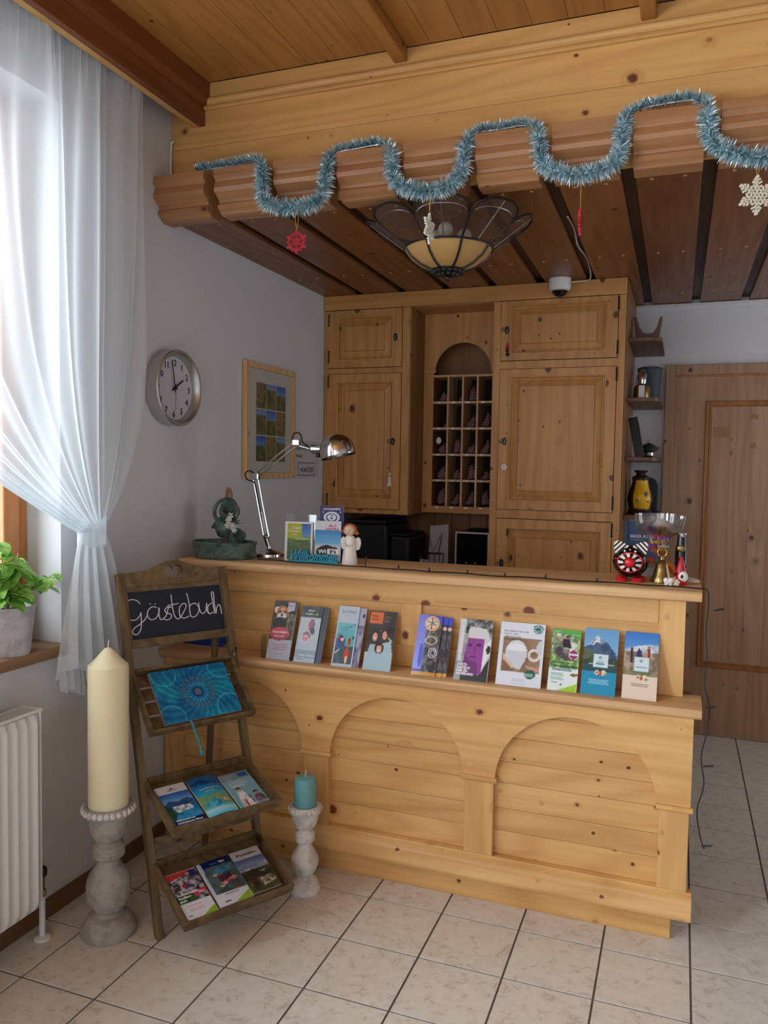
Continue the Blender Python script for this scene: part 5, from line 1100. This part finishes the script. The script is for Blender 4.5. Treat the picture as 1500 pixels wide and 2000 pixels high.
# ------------------------------------------------------------------ right end of the counter
pg = empty('piggy_bank', (2.040, 1.00, ZC), label='glossy black ceramic piggy bank with striped ears and a red snout', cat='piggy bank')
gc = (2.040, 1.00, ZC+.077)
def pig(u, v):
    a = 2*PI*u; b = PI*v; r_ = 1
    return (gc[0]+.070*math.sin(b)*math.cos(a), gc[1]+.072*math.sin(b)*math.sin(a), gc[2]-.064*math.cos(b))
obj('body', M().grid(pig, 36, 22), MAT['blackg'], pg)
ft = M()
for s_ in (-1, 1): ft.lathe([(.0001,0),(.021,0),(.023,.007),(.018,.015),(.0001,.018)], (gc[0]+s_*.030, .962, ZC), 16).lathe([(.0001,0),(.024,0),(.024,.012),(.0001,.022)], (gc[0]+s_*.036, 1.04, ZC), 14)
obj('feet', ft, MAT['redg'], pg)
obj('snout_rim', M().tube([(gc[0]+.047*math.cos(a), .933+.014*abs(math.cos(a))**2, gc[2]+.002+.038*math.sin(a)) for a in [2*PI*i/32 for i in range(32)]], .003, 6, True), MAT['redg'], pg)
dk = M(); wk = M()
for i in range(9):
    a0 = PI/2+2*PI*i/9; a1 = a0+PI/9
    for (p, q, mm) in ((a0, a1, wk), (a1, a0+2*PI/9, dk)):
        st_ = [p+(q-p)*k/4 for k in range(5)]
        mm.add([(gc[0]+.024*math.cos(t), .926, gc[2]+.002+.022*math.sin(t)) for t in st_]+[(gc[0]+.045*math.cos(t), .932+.012*abs(math.cos(t))**2, gc[2]+.002+.037*math.sin(t)) for t in st_], [(k, k+1, 6+k, 5+k) for k in range(4)])
obj('snout_stripes', wk, MAT['whiteg'], pg); obj('snout_field', dk, MAT['blackg'], pg); obj('snout', M().ball((gc[0],.930,gc[2]+.002), .022, .014, .021), MAT['redg'], pg)
for s_ in (-1, 1):
    e0 = M(); e1 = M()
    for k in range(7):
        t0, t1 = k/7, (k+1)/7
        def P(t, s2, s_=s_):
            c = Vector((gc[0]+s_*(.030+.030*t), .972, gc[2]+.040+.038*t)); n = Vector((s_*-.7, 0, .72)); w_ = .026*(1-t)**.6+.006
            return c+n*w_*s2
        m_ = (e0 if k % 2 == 0 else e1)
        f_ = [P(t0,-1),P(t0,1),P(t1,1),P(t1,-1)]
        m_.add([tuple(p) for p in f_]+[tuple(p+Vector((0,.014,0))) for p in f_], [(0,1,2,3),(7,6,5,4),(0,4,5,1),(1,5,6,2),(2,6,7,3),(3,7,4,0)])
    ea = obj('ear', e0, MAT['whiteg'], pg); obj('ear_stripes', e1, MAT['blackg'], ea)
ey = M().ball((gc[0]-.020,.938,gc[2]+.046), .0045, n=8, m=6).ball((gc[0]+.020,.938,gc[2]+.046), .0045, n=8, m=6).ball((gc[0],.936,gc[2]+.052), .003, n=8, m=6)
obj('eyes', ey, MAT['whiteg'], pg); obj('band', M().tube([(gc[0]+.068*math.cos(a), gc[1]+.070*math.sin(a), gc[2]+.024-.014*abs(math.cos(a))) for a in [2*PI*i/40 for i in range(40)]], .0028, 6, True), MAT['redg'], pg)
be = empty('hand_bell', (2.158, 1.0, ZC), label='aged brass bell with a ring handle between the piggy bank and the white tooth figure', cat='bell')
bp_ = (2.158, 1.0, ZC)
obj('bell_body', M().lathe([(.040,0),(.041,.006),(.034,.024),(.027,.050),(.023,.072),(.014,.086),(.008,.090),(.007,.100),(.0001,.102)], bp_, 32), MAT['brass'], be)
obj('ring_handle', M().tube([(bp_[0]+.017*math.cos(a), bp_[1], ZC+.118+.017*math.sin(a)) for a in [2*PI*i/24 for i in range(24)]], .0036, 8, True), plain('bright_brass', (214,170,90), .2, 1.0), be)
gg = empty('cocktail_glass', (2.144, 1.14, ZC), label='wide clear cocktail glass filled with colourful wrapped sweets', cat='glass')
gp = (2.144, 1.14, ZC)
obj('bowl', M().lathe([(.040,0),(.036,.004),(.006,.010),(.005,.075),(.012,.085),(.030,.100),(.040,.125),(.044,.155),(.050,.170),(.075,.185),(.094,.205),(.100,.235),(.102,.262),(.100,.262),(.098,.236),(.092,.208),(.073,.188),(.048,.174),(.041,.156),(.037,.126),(.026,.104),(.0001,.094)], gp, 44), MAT['clear'], gg)
rs = random.Random(3)
SW = [((236,120,40),'orange'),((226,200,60),'yellow'),((206,40,120),'pink'),((90,170,70),'green'),((240,236,230),'white'),((150,60,170),'purple'),((226,60,60),'red')]
for i in range(14):
    c, nm_ = SW[i % 7]; mname = 'sweet_'+nm_; mt_ = bpy.data.materials.get(mname) or plain(mname, c, .2)
    p = (gp[0]+rs.uniform(-.022,.022), gp[1]+rs.uniform(-.022,.022), ZC+.112+.0045*i)
    m = M().ball(p, .013, .009, .009, 10, 8); s2 = rs.uniform(-1, 1)
    for sg_ in (-1, 1): m.add([(p[0]+sg_*.011, p[1], p[2]), (p[0]+sg_*.022, p[1]+.002, p[2]+.009), (p[0]+sg_*.022, p[1]-.002, p[2]-.008)], [(0,1,2)])
    tag(obj('wrapped_sweet', m, mt_, loc=p), 'small %s wrapped sweet in the %s half of the cocktail glass' % (nm_, 'lower' if i < 7 else 'upper'), 'sweet', 'sweets in the cocktail glass')
ob_ = M()
for s_ in (-1, 1):
    def petal(u, v, s_=s_):
        return (gp[0]-.005+s_*(.010+.060*v), 1.08+.006*math.sin(9*u+6*v), ZC+.080-.045*v*(s_ > 0)-.01*v+(u-.5)*(.02+.05*v))
    ob_.grid(petal, 10, 8)
tag(obj('organza_bow', ob_, MAT['orange'], loc=(2.14,1.08,ZC+.08)), 'crumpled translucent orange bow tied at the stem of the cocktail glass', 'bow')
bt = empty('bottle', (2.228, 1.15, ZC), label='small dark bottle with a round gold seal behind the red-hatted gnome', cat='bottle')
obj('glass_body', M().lathe([(.0001,0),(.022,0),(.023,.01),(.023,.110),(.021,.13),(.017,.145),(.017,.172),(.0001,.173)], (2.228,1.15,ZC), 24), MAT['blackg'], bt)
obj('cap', M().lathe([(.018,.172),(.019,.174),(.019,.188),(.0001,.190)], (2.228,1.15,ZC), 20), MAT['chrome'], bt)
obj('seal', M().ball((2.228,1.127,ZC+.125), .016, .004, .015), MAT['brass'], bt)
gn = empty('gnome_figure', (2.232, .955, ZC), label='little gnome figure with a pointed red hat and white face', cat='figurine')
obj('body', M().lathe([(.0001,0),(.020,0),(.024,.015),(.020,.035),(.012,.050),(.0001,.052)], (2.232,.955,ZC), 20), MAT['redg'], gn)
obj('face', M().ball((2.238,.940,ZC+.034), .018, .012, .022), MAT['whiteg'], gn)
obj('hat', M().lathe([(.020,.048),(.019,.056),(.012,.085),(.005,.108),(.0001,.114)], (2.230,.955,ZC), 20), MAT['red'], gn)
obj('eye', M().ball((2.234,.929,ZC+.036), .006, .003, .007, 12, 8), MAT['blackg'], gn)
tf = empty('tooth_figure', (2.186, .895, ZC), label='tiny white tooth-shaped figure near the front edge of the counter', cat='figurine')
obj('crown', M().ball((2.178,.895,ZC+.022), .011, .010, .012).ball((2.194,.895,ZC+.022), .011, .010, .012).ball((2.186,.895,ZC+.018), .012, .010, .012), MAT['porcelain'], tf)
obj('root', M().lathe([(.0045,0),(.007,.014),(.006,.02)], (2.178,.895,ZC), 10).lathe([(.0045,0),(.007,.014),(.006,.02)], (2.194,.895,ZC), 10), MAT['porcelain'], tf)
st_ = M()
for i in range(5):
    a = 2*PI*i/5+.3; st_.ball((2.214+.008*math.cos(a), .905, ZC+.014+.008*math.sin(a)), .006, .005, .006, 8, 6)
st_.ball((2.214,.905,ZC+.014), .008, n=8, m=6)
tag(obj('star_figure', st_, MAT['cream'], loc=(2.214,.905,ZC)), 'tiny cream star-shaped figure beside the white tooth figure', 'figurine')
tag(obj('feather', M().prism([(2.20,1.0),(2.24,.985),(2.29,.98),(2.302,.985),(2.28,1.01),(2.22,1.03)], 'z', ZC+.020, ZC+.022), MAT['porcelain'], loc=(2.25,1.0,ZC)), 'pale grey feather lying behind the gnome figure', 'feather')
fth = bpy.data.objects['feather']; fth.rotation_euler = (math.radians(20), 0, 0)

# ------------------------------------------------------------------ things behind the counter
pr_ = empty('printer', (.37, 2.66, .875), label='black office printer on the work surface behind the counter', cat='printer')
obj('housing', M().box(.165,.46,2.46,2.90,.876,1.375).box(.46,.60,2.50,2.88,.876,1.30), MAT['black'], pr_, bev=.02)
obj('scanner_lid', M().box(.175,.45,2.47,2.88,1.376,1.402), MAT['black'], pr_, bev=.01); obj('paper_tray', M().box(.19,.44,2.40,2.47,1.02,1.045), MAT['dark'], pr_, bev=.004)
obj('display', M().box(.36,.43,2.452,2.459,1.29,1.34), MAT['dark'], pr_); obj('side_lid', M().box(.46,.59,2.51,2.86,1.302,1.318), MAT['dark'], pr_, bev=.005)
pc_ = empty('computer_tower', (.963, 2.80, .875), label='small black computer tower with a white front edge behind the counter', cat='computer')
obj('case', M().box(.855,1.070,2.705,2.965,.876,1.330), MAT['black'], pc_, bev=.004)
fr_ = M().box(.850,.860,2.695,2.705,.90,1.332).box(1.065,1.075,2.695,2.705,.90,1.332).box(.860,1.065,2.695,2.705,1.322,1.332)
obj('front_edge', fr_, MAT['white'], pc_); obj('front_panel', M().box(.860,1.065,2.698,2.705,.90,1.322), plain('dark_blue_gloss', (12,16,30), .1), pc_)
obj('lid', M().lathe([(.0001,.0),(.08,0),(.085,.006),(.07,.018),(.0001,.022)], (.98,2.83,1.331), 24, 1, .7), MAT['dark'], pc_)
obj('button', M().ball((.925,2.697,1.130), .008, .003, .008, 10, 6).ball((.985,2.697,1.130), .008, .003, .008, 10, 6), MAT['steel'], pc_)
wb = empty('wire_rack', (.735, 2.52, .875), label='black wire rack holding papers behind the counter', cat='rack')
wm = M()
for x in (.67,.70,.735,.77,.80): wm.tube([(x,2.50,.876),(x,2.50,1.20)], .0028, 5)
for z in (.95,1.10,1.20): wm.tube([(.66,2.50,z),(.81,2.50,z)], .003, 5).tube([(.66,2.56,z),(.81,2.56,z)], .003, 5)
wm.tube([(.69,2.55,1.20),(.72,2.60,1.36),(.80,2.60,1.36),(.78,2.55,1.20)], .003, 5).tube([(.70,2.57,1.33),(.745,2.55,1.21),(.80,2.57,1.33)], .0025, 5)
for x in (.66,.81): wm.tube([(x,2.50,.95),(x,2.56,.95),(x,2.56,1.2),(x,2.50,1.2)], .0028, 5)
obj('wires', wm, MAT['iron'], wb)
tag(obj('paper_pad', M().prism([(.672,.877),(.80,.877),(.80,1.15),(.665,1.16)], 'y', 2.525, 2.545), plain('note_paper', (168,166,170), .8), loc=(.735,2.53,.877)), 'grey paper pad standing upright in the wire rack', 'paper')
tag(obj('paper_sheet', M().prism([(.69,.877),(.835,.877),(.835,1.385),(.715,1.37)], 'y', 2.58, 2.586), bpy.data.materials['note_paper'], loc=(.76,2.58,.877)), 'tall grey paper sheet behind the pad in the wire rack', 'paper')
tag(obj('document', M().box(.30,.42,2.962,2.966,1.30,1.44), MAT['blue'], loc=(.36,2.96,1.3)), 'dark blue sheet pinned to the wood under the hanging cabinet', 'paper')

# key fobs hanging at the doors
kf = empty('angel_pendant', (.476, 2.455, 1.70), label='small white angel pendant hanging on the large left cabinet door', cat='pendant')
obj('body', M().prism([(.462,1.622),(.490,1.622),(.482,1.66),(.486,1.672),(.476,1.690),(.466,1.672),(.470,1.66)], 'y', 2.445, 2.455), MAT['porcelain'], kf); obj('head', M().ball((.476,2.45,1.702), .010), MAT['skin'], kf)
kf = empty('gnome_pendant', (1.214, 2.455, 2.46), label='tiny red gnome pendant under the key of the upper right cabinet door', cat='pendant')
obj('hat', M().lathe([(.012,.0),(.006,.025),(.0001,.042)], (1.214,2.448,2.462), 12), MAT['red'], kf); obj('body', M().ball((1.214,2.448,2.452), .009).ball((1.216,2.448,2.430), .011), MAT['dark'], kf); obj('thread', M().tube([(1.214,2.448,2.50),(1.212,2.45,2.56)], .0015, 5), MAT['gold'], kf)
kf = empty('flower_pendant', (1.210, 2.455, 1.76), label='white flower pendant hanging below the key of the large right cabinet door', cat='pendant')
fm_ = M()
for i in range(6):
    a = 2*PI*i/6; fm_.ball((1.210+.012*math.cos(a), 2.452, 1.755+.012*math.sin(a)), .009, .004, .009, 10, 6)
obj('petals', fm_, MAT['porcelain'], kf); obj('loop', M().tube([(1.210+.010*math.cos(a), 2.452, 1.782+.010*math.sin(a)) for a in [2*PI*i/14 for i in range(14)]], .002, 5, True), MAT['gold'], kf)

# ------------------------------------------------------------------ shelf things
S1, S2, S3, S4, S5 = 2.5305, 2.1785, 1.8285, 1.4825, 1.2005
bj = [(1.925,S1),(1.945,S1),(1.952,S1+.022),(2.040,S1+.022),(2.046,S1),(2.066,S1),(2.062,S1+.05),(2.078,S1+.155),(2.064,S1+.158),(2.048,S1+.095),(2.028,S1+.062),(1.998,S1+.056),(1.968,S1+.064),(1.944,S1+.100),(1.924,S1+.165),(1.908,S1+.160),(1.925,S1+.06)]
tag(obj('wooden_rest', M().prism(bj, 'y', 2.86, 2.96), wood('brown', 'x'), loc=(1.99,2.9,S1), bev=.003), 'small dark wooden U-shaped rest on the topmost corner shelf', 'ornament')
bu = empty('bucket', (2.010, 3.02, S2), label='slate grey bucket with a wire handle on the second corner shelf', cat='bucket')
bcn = (2.010, 3.02, S2)
obj('vessel', M().lathe([(.0001,0),(.056,0),(.060,.004),(.074,.205),(.078,.208),(.076,.214),(.070,.206),(.055,.01),(.0001,.008)], bcn, 32), MAT['bucket'], bu)
obj('handle', M().tube([(bcn[0]-.076*math.cos(a), bcn[1]-.02, S2+.205+.02*math.sin(a)) for a in [PI*i/14 for i in range(15)]], .003, 5), MAT['iron'], bu)
jn = empty('oil_lantern', (1.975, 2.82, S2), label='brass jar lantern with a silver top in front of the slate bucket', cat='lantern')
jc = (1.975, 2.82, S2)
obj('base', M().lathe([(.0001,0),(.048,0),(.050,.006),(.048,.075),(.040,.090),(.026,.098),(.0001,.10)], jc, 28), MAT['brass'], jn); obj('chimney', M().lathe([(.024,.098),(.027,.12),(.026,.155),(.018,.165),(.012,.185),(.0001,.188)], jc, 24), MAT['chrome'], jn)
obj('label_plate', M().box(1.958,1.992,2.768,2.770,S2+.006,S2+.085), MAT['porcelain'], jn); obj('handle', M().tube([(jc[0]-.034*math.cos(a), jc[1], S2+.10+.085*math.sin(a)) for a in [PI*i/14 for i in range(15)]], .003, 5), MAT['iron'], jn)
for i, (a, hh, lab) in enumerate(((0, .215, 'front dark picture frame leaning on the third corner shelf'), (1, .245, 'rear dark picture frame leaning on the third corner shelf'))):
    f = M().add([], []); x = 1.902; 
    m = M().box(0, .055, 0, .010, 0, hh); q = obj('picture_frame', m, MAT['black'], loc=(0,0,0), world=False)
    q.matrix_world = Matrix.Translation(Vector((1.952-.004*a, 2.72+.06*a, S3))*K) @ Matrix.Rotation(-.20, 4, 'Y') @ Matrix.Rotation(-.10, 4, 'X'); q.location.x -= 0.0
    obj('moulding', M().box(.006, .049, -.004, 0, .006, hh-.006), MAT['dark'], q, world=False, bev=.002); tag(q, lab, 'picture')
cb_ = empty('censer_pot', (2.025, 2.82, S3), label='dark green lidded pot on a silver stand on the third corner shelf', cat='pot')
cc = (2.025, 2.82, S3)
obj('stand', M().lathe([(.040,0),(.041,.004),(.034,.012),(.036,.030),(.0001,.032)], cc, 28), MAT['chrome'], cb_); obj('pot', M().lathe([(.020,.028),(.050,.040),(.056,.052),(.050,.064),(.030,.080),(.006,.088),(.0001,.089)], cc, 32), MAT['green'], cb_)
obj('knob', M().tube([(cc[0]+.008*math.cos(a), cc[1], S3+.097+.008*math.sin(a)) for a in [2*PI*i/14 for i in range(14)]], .0022, 6, True), MAT['steel'], cb_); obj('spout', M().tube([(cc[0]+.045,cc[1],S3+.05),(cc[0]+.064,cc[1],S3+.062)], [.008,.003], 8), MAT['green'], cb_)
ln = empty('glazed_lantern', (1.985, 2.82, S4), label='bulbous brown lantern with a yellow star-patterned panel on the fourth shelf', cat='lantern')
lc_ = (1.985, 2.82, S4)
lp_ = [(.0001,0),(.070,0),(.074,.008),(.066,.020),(.062,.030),(.070,.060),(.076,.090),(.070,.125),(.056,.165),(.048,.200),(.052,.222),(.030,.238),(.026,.246),(.040,.262),(.036,.268),(.0001,.268)]
obj('body', M().lathe(spline_prof(lp_[1:], 2), lc_, 36), MAT['dbrown'], ln)
def yel(u, v):
    z = .034+.172*v; r_ = np.interp(z, [.030,.060,.090,.125,.165,.200,.222], [.062,.070,.076,.070,.056,.048,.052])+.0025; a = -PI/2-.75+1.5*u+.25; return (lc_[0]+r_*math.cos(a), lc_[1]+r_*math.sin(a), S4+z)
obj('yellow_panel', M().grid(yel, 16, 16), MAT['yellow'], ln)
sm2 = M()
for (u, v, r2) in ((.68,.52,.022),(.22,.30,.013),(.80,.25,.010)):
    c = Vector(yel(u, v)); e = Vector((0,-.003,0)); P = []
    for i in range(10): a = PI*i/5; q = r2*(1 if i % 2 == 0 else .45); P.append(tuple(c+e+Vector((q*math.cos(a)*.9, -.003, q*math.sin(a)))))
    sm2.add([tuple(c+e+Vector((0,-.003,0)))]+P, [(0, 1+i, 1+(i+1) % 10) for i in range(10)])
obj('star_ornament', sm2, MAT['dbrown'], ln)
tag(obj('dark_case', M().prism([(1.935,S4),(2.080,S4),(2.080,S4+.17),(2.065,S4+.205),(2.03,S4+.225),(1.98,S4+.225),(1.945,S4+.20)], 'y', 3.10, 3.18), plain('dark_leather', (34,36,48), .6), loc=(2.0,3.14,S4), bev=.006), 'dark rounded case standing behind the yellow lantern', 'case')
leaflet('folder', .190, .235, .012, [('rect',0,0,1,1,(24,74,134)), ('noise',.5,.7,1,1,(170,30,60),(60,60,130),4), ('noise',0,0,1,.35,(90,50,110),(30,80,150),4), ('rect',0,0,.04,1,(90,150,190))]+lines(.18,.52,1,.03,.5,(190,210,230),.016), [('BIKER ATLAS', .16, .58, .11, W, 'l', .03, .8)], 'blue folder with white lettering on the lowest corner shelf behind the glass', 'folder', base=(2.000, 2.78, S5), lean=.05)

# ------------------------------------------------------------------ ceiling lamp
cl = empty('ceiling_lamp', (1.255, 1.0, ZS), label='flower-shaped leaded glass ceiling lamp with smoky petals and an amber bowl', cat='lamp')
lx, ly = 1.255, 1.0
def lpt(r, a, z): return (lx+r*math.cos(a), ly+r*math.sin(a), z)
rb0 = [(.030,2.578),(.075,2.588),(.120,2.606),(.160,2.635),(.188,2.672)]
obj('amber_bowl', (lambda m: m)(M().grid(lambda u, v: lpt(np.interp(v, [0,.25,.5,.75,1], [p[0] for p in rb0]), 2*PI*u, np.interp(v, [0,.25,.5,.75,1], [p[1] for p in rb0])), 48, 12)), MAT['amber'], cl)
NP = 8; wires = M(); offa = PI/8*.45
def petal_pt(k, s_, t):   # s_ -1..1 across, t 0..1 outwards
    a = offa+2*PI*k/NP+s_*PI/NP*(1-.12*max(0, t-.5)); r_ = .188+.160*t; z = 2.672+.118*t-.008*t*t*s_*s_
    return lpt(r_, a, z)
for k in range(NP):
    m = M(); nt_, ns_ = 10, 10
    def pf_(u, v, k=k):
        s_ = 2*u-1; tmax = .62+.38*math.sqrt(max(0, 1-abs(s_)**3.2)); return petal_pt(k, s_, v*tmax)
    m.grid(pf_, nt_, ns_); pt_ = obj('glass_petal', m, MAT['smoky'], cl)
    rim_ = [petal_pt(k, -1, t/5*.62) for t in range(6)]+[pf_((i+1)/24, 1) for i in range(23)]+[petal_pt(k, 1, (5-t)/5*.62) for t in range(6)]
    obj('lead_rim', M().tube(rim_, .0052, 6), MAT['iron'], pt_)
    arc = [pf_(i/16, .80) for i in range(1, 16)]
    obj('lead_line', M().tube(arc, .0022, 5).tube([petal_pt(k, 0, t/6) for t in range(7)], .0022, 5), MAT['steel'], pt_)
    rib_ = [lpt(r_, offa+2*PI*k/NP+PI/NP, z-.003) for r_, z in rb0]
    obj('rib', M().tube(rib_, .0055, 6), MAT['iron'], cl)
obj('lead_ring', M().tube([lpt(.189, 2*PI*i/48, 2.671) for i in range(48)], .0045, 6, True), MAT['iron'], cl)
fin = M().lathe([(.0001,2.560-.0),(.020,2.562),(.045,2.568),(.068,2.580),(.072,2.586),(.060,2.590),(.0001,2.588)], (lx,ly,0), 32)
for i in range(16): fin.ball(lpt(.062, 2*PI*i/16, 2.577), .010, n=8, m=6)
for i in range(10): fin.ball(lpt(.038, 2*PI*i/10, 2.567), .010, n=8, m=6)
fin.ball((lx,ly,2.552), .012, n=12, m=8).ball((lx,ly,2.538), .006, n=10, m=6)
obj('finial', fin, MAT['iron'], cl)
obj('stem', M().tube([(lx,ly,2.60),(lx,ly,ZS-.002)], .008, 10).lathe([(.055,ZS-.002),(.055,ZS-.012),(.03,ZS-.03),(.010,ZS-.034)][::-1], (lx,ly,0), 24), MAT['brass'], cl)
for a in (.6, 2.7, 4.8): obj('bulb', M().ball(lpt(.07, a, 2.735), .032).tube([lpt(.07,a,2.70), lpt(.07,a,2.66)], .014, 10), MAT['porcelain'], cl)

# ------------------------------------------------------------------ security camera and its cable
sc_ = empty('dome_camera', (1.525, 2.40, ZS), label='white dome security camera under the low ceiling above the tall cabinet', cat='camera')
dc = (1.525, 2.385, 0)
obj('housing', M().lathe([(.045,2.772),(.058,2.778),(.062,2.790),(.062,ZS-.002)], dc, 36), MAT['white'], sc_); obj('dome', M().lathe([(.0001,2.738),(.022,2.742),(.040,2.758),(.047,2.776)], dc, 28), MAT['blackg'], sc_)
obj('ring', M().tube([(dc[0]+.047*math.cos(a), dc[1]+.047*math.sin(a), 2.775) for a in [2*PI*i/28 for i in range(28)]], .003, 6, True), MAT['white'], sc_)
tag(obj('camera_cable', M().tube(smooth([(1.590,2.385,2.82),(1.64,2.40,2.825),(1.685,2.43,2.838),(1.703,2.30,2.853),(1.712,2.0,2.856),(1.70,1.75,2.850),(1.715,1.5,2.856),(1.71,1.3,2.856)], 4), .0042, 6), MAT['wcord'], loc=(1.70,1.9,2.85)), 'thin white cable running from the dome camera along a ceiling gap', 'cable')
tag(obj('wall_cable', M().tube(smooth([(.030,.775,3.19),(.012,.779,3.18),(.008,.781,3.12),(.008,.781,3.05),(.011,.781,3.02),(.008,.781,2.90)], 4), .005, 6), MAT['white'], loc=(.01,.78,3.0)), 'thin white cable down the wall corner beside the timber header', 'cable')

# ------------------------------------------------------------------ tinsel garland with hanging snowflakes
GPT = [(.20,.705,3.016),(.342,.705,3.018),(.448,.70,3.018),(.520,.675,3.008),(.5525,.650,2.955),(.556,.64,2.857),(.605,.635,2.812),(.722,.63,2.790),(.820,.635,2.812),(.8385,.650,2.881),(.8385,.668,2.965),(.862,.70,3.012),(.958,.70,3.018),(1.061,.695,3.016),(1.118,.66,2.955),(1.124,.65,2.871),(1.182,.635,2.822),(1.285,.63,2.796),(1.378,.635,2.820),(1.4085,.650,2.886),(1.4085,.665,2.960),(1.440,.70,3.014),(1.541,.70,3.018),(1.639,.695,3.016),(1.688,.66,2.961),(1.697,.65,2.88),(1.738,.635,2.828),(1.838,.63,2.796),(1.955,.635,2.820),(1.980,.650,2.882),(1.983,.665,2.964),(2.020,.70,3.018),(2.138,.70,3.030),(2.23,.695,3.022),(2.262,.66,2.958),(2.266,.65,2.885),(2.307,.635,2.832),(2.371,.63,2.800),(2.465,.63,2.783),(2.541,.64,2.81),(2.56,.66,2.95)]
gpath = [Vector(p) for p in smooth(GPT, 6)]
ga = obj('garland', M().tube([tuple(p) for p in gpath], .003, 6), MAT['tinsel'], loc=(1.3,.65,2.9))
rg = random.Random(11); f1, f2 = M(), M()
tot = 0
for i in range(len(gpath)-1):
    a, b = gpath[i], gpath[i+1]; L = (b-a).length; n = max(2, int(L*4200)); d = (b-a).normalized(); u_ = d.orthogonal().normalized(); v_ = d.cross(u_)
    for k in range(n):
        p = a.lerp(b, rg.random()); t = rg.uniform(0, 2*PI); dirn = (u_*math.cos(t)+v_*math.sin(t)+d*rg.uniform(-.4,.4)).normalized(); R_ = rg.uniform(.026,.048)
        if p.y > .69: R_ *= .95
        if p.y+dirn.y*R_ > .79: dirn.y *= -1
        if dirn.z < 0 and p.z > 3.0 and p.y > .67: dirn.z *= -1
        s_ = dirn.cross(Vector((rg.uniform(-1,1), rg.uniform(-1,1), rg.uniform(-1,1)))).normalized()*.0019
        e = p+dirn*R_+Vector((0,0,-.004)); q = p.lerp(e, .55)
        (f1 if rg.random() < .74 else f2).add([tuple(p-s_), tuple(p+s_), tuple(q+s_*1.2), tuple(e), tuple(q-s_*1.2)], [(0,1,2,4),(4,2,3)])
obj('foil_strands', f1, MAT['tinsel'], ga, kind='stuff'); obj('dark_foil_strands', f2, MAT['tinsel2'], ga, kind='stuff')
tag(ga, 'ice-blue tinsel garland looping over and under the crown blocks', 'garland')
def snowflake(c, R_, mat, lab, zrot, thread_top, white=True, scale_z=1.0):
    e = empty('snowflake_ornament', c, (0, 0, zrot), label=lab, cat='ornament')
    m = M()
    def bar(p, q, w_):
        d = Vector((q[0]-p[0], 0, q[1]-p[1])); n = Vector((-d.z, 0, d.x)).normalized()*w_; P = Vector((p[0],0,p[1])); Q = Vector((q[0],0,q[1])); t = Vector((0,.004,0))
        m.add([tuple(P-n-t), tuple(P+n-t), tuple(Q+n-t), tuple(Q-n-t), tuple(P-n+t), tuple(P+n+t), tuple(Q+n+t), tuple(Q-n+t)], [(0,1,2,3),(7,6,5,4),(0,4,5,1),(1,5,6,2),(2,6,7,3),(3,7,4,0)])
    for k in range(6):
        a = PI/2+PI*k/3; ca, sa = math.cos(a), math.sin(a); bar((0,0), (ca*R_, sa*R_), R_*.055)
        for f in ((.36,.30),(.58,.30),(.78,.20)) if white else ((.55,.5),):
            for s_ in (-1, 1):
                b = a+s_*(1.0 if white else 1.05); bar((ca*R_*f[0], sa*R_*f[0]), (ca*R_*f[0]+math.cos(b)*R_*f[1], sa*R_*f[0]+math.sin(b)*R_*f[1]), R_*.05)
        b = a+PI/3; bar((ca*R_*.36, sa*R_*.36), (math.cos(b)*R_*.36, math.sin(b)*R_*.36), R_*.045)
        if not white: bar((ca*R_*.97, sa*R_*.97), (math.cos(b)*R_*.97, math.sin(b)*R_*.97) if False else (math.cos(a+PI/6)*R_*.62, math.sin(a+PI/6)*R_*.62), R_*.06); b = a-PI/6; bar((ca*R_*.97, sa*R_*.97), (math.cos(b)*R_*.62, math.sin(b)*R_*.62), R_*.06)
        m.prism([(ca*R_+R_*.09*math.cos(t), sa*R_+R_*.09*math.sin(t)) for t in [2*PI*i/10 for i in range(10)]], 'y', -.0042, .0042)
    obj('flake', m, mat, e, world=False)
    h = thread_top-c[2]
    obj('thread', M().tube([(0,0,R_*.95),(-.007,0,R_+(h-R_)*.5),(0,0,h)], .0012, 5).tube([(0,0,R_*.95),(.007,0,R_+(h-R_)*.5),(0,0,h)], .0012, 5), MAT['gold'], e, world=False)
snowflake((.722,.63,2.648), .044, MAT['red'], 'red wooden snowflake hanging from the first garland loop', .10, 2.79, False)
snowflake((1.285,.63,2.652), .054, MAT['cream'], 'white wooden snowflake seen almost edge-on before the ceiling lamp', 1.52, 2.80)
snowflake((1.848,.63,2.628), .046, MAT['red'], 'red wooden snowflake seen edge-on at the third garland loop', 1.62, 2.80, False)
snowflake((2.420,.63,2.662), .060, MAT['cream'], 'large white wooden snowflake hanging at the rightmost garland loop', .35, 2.79)
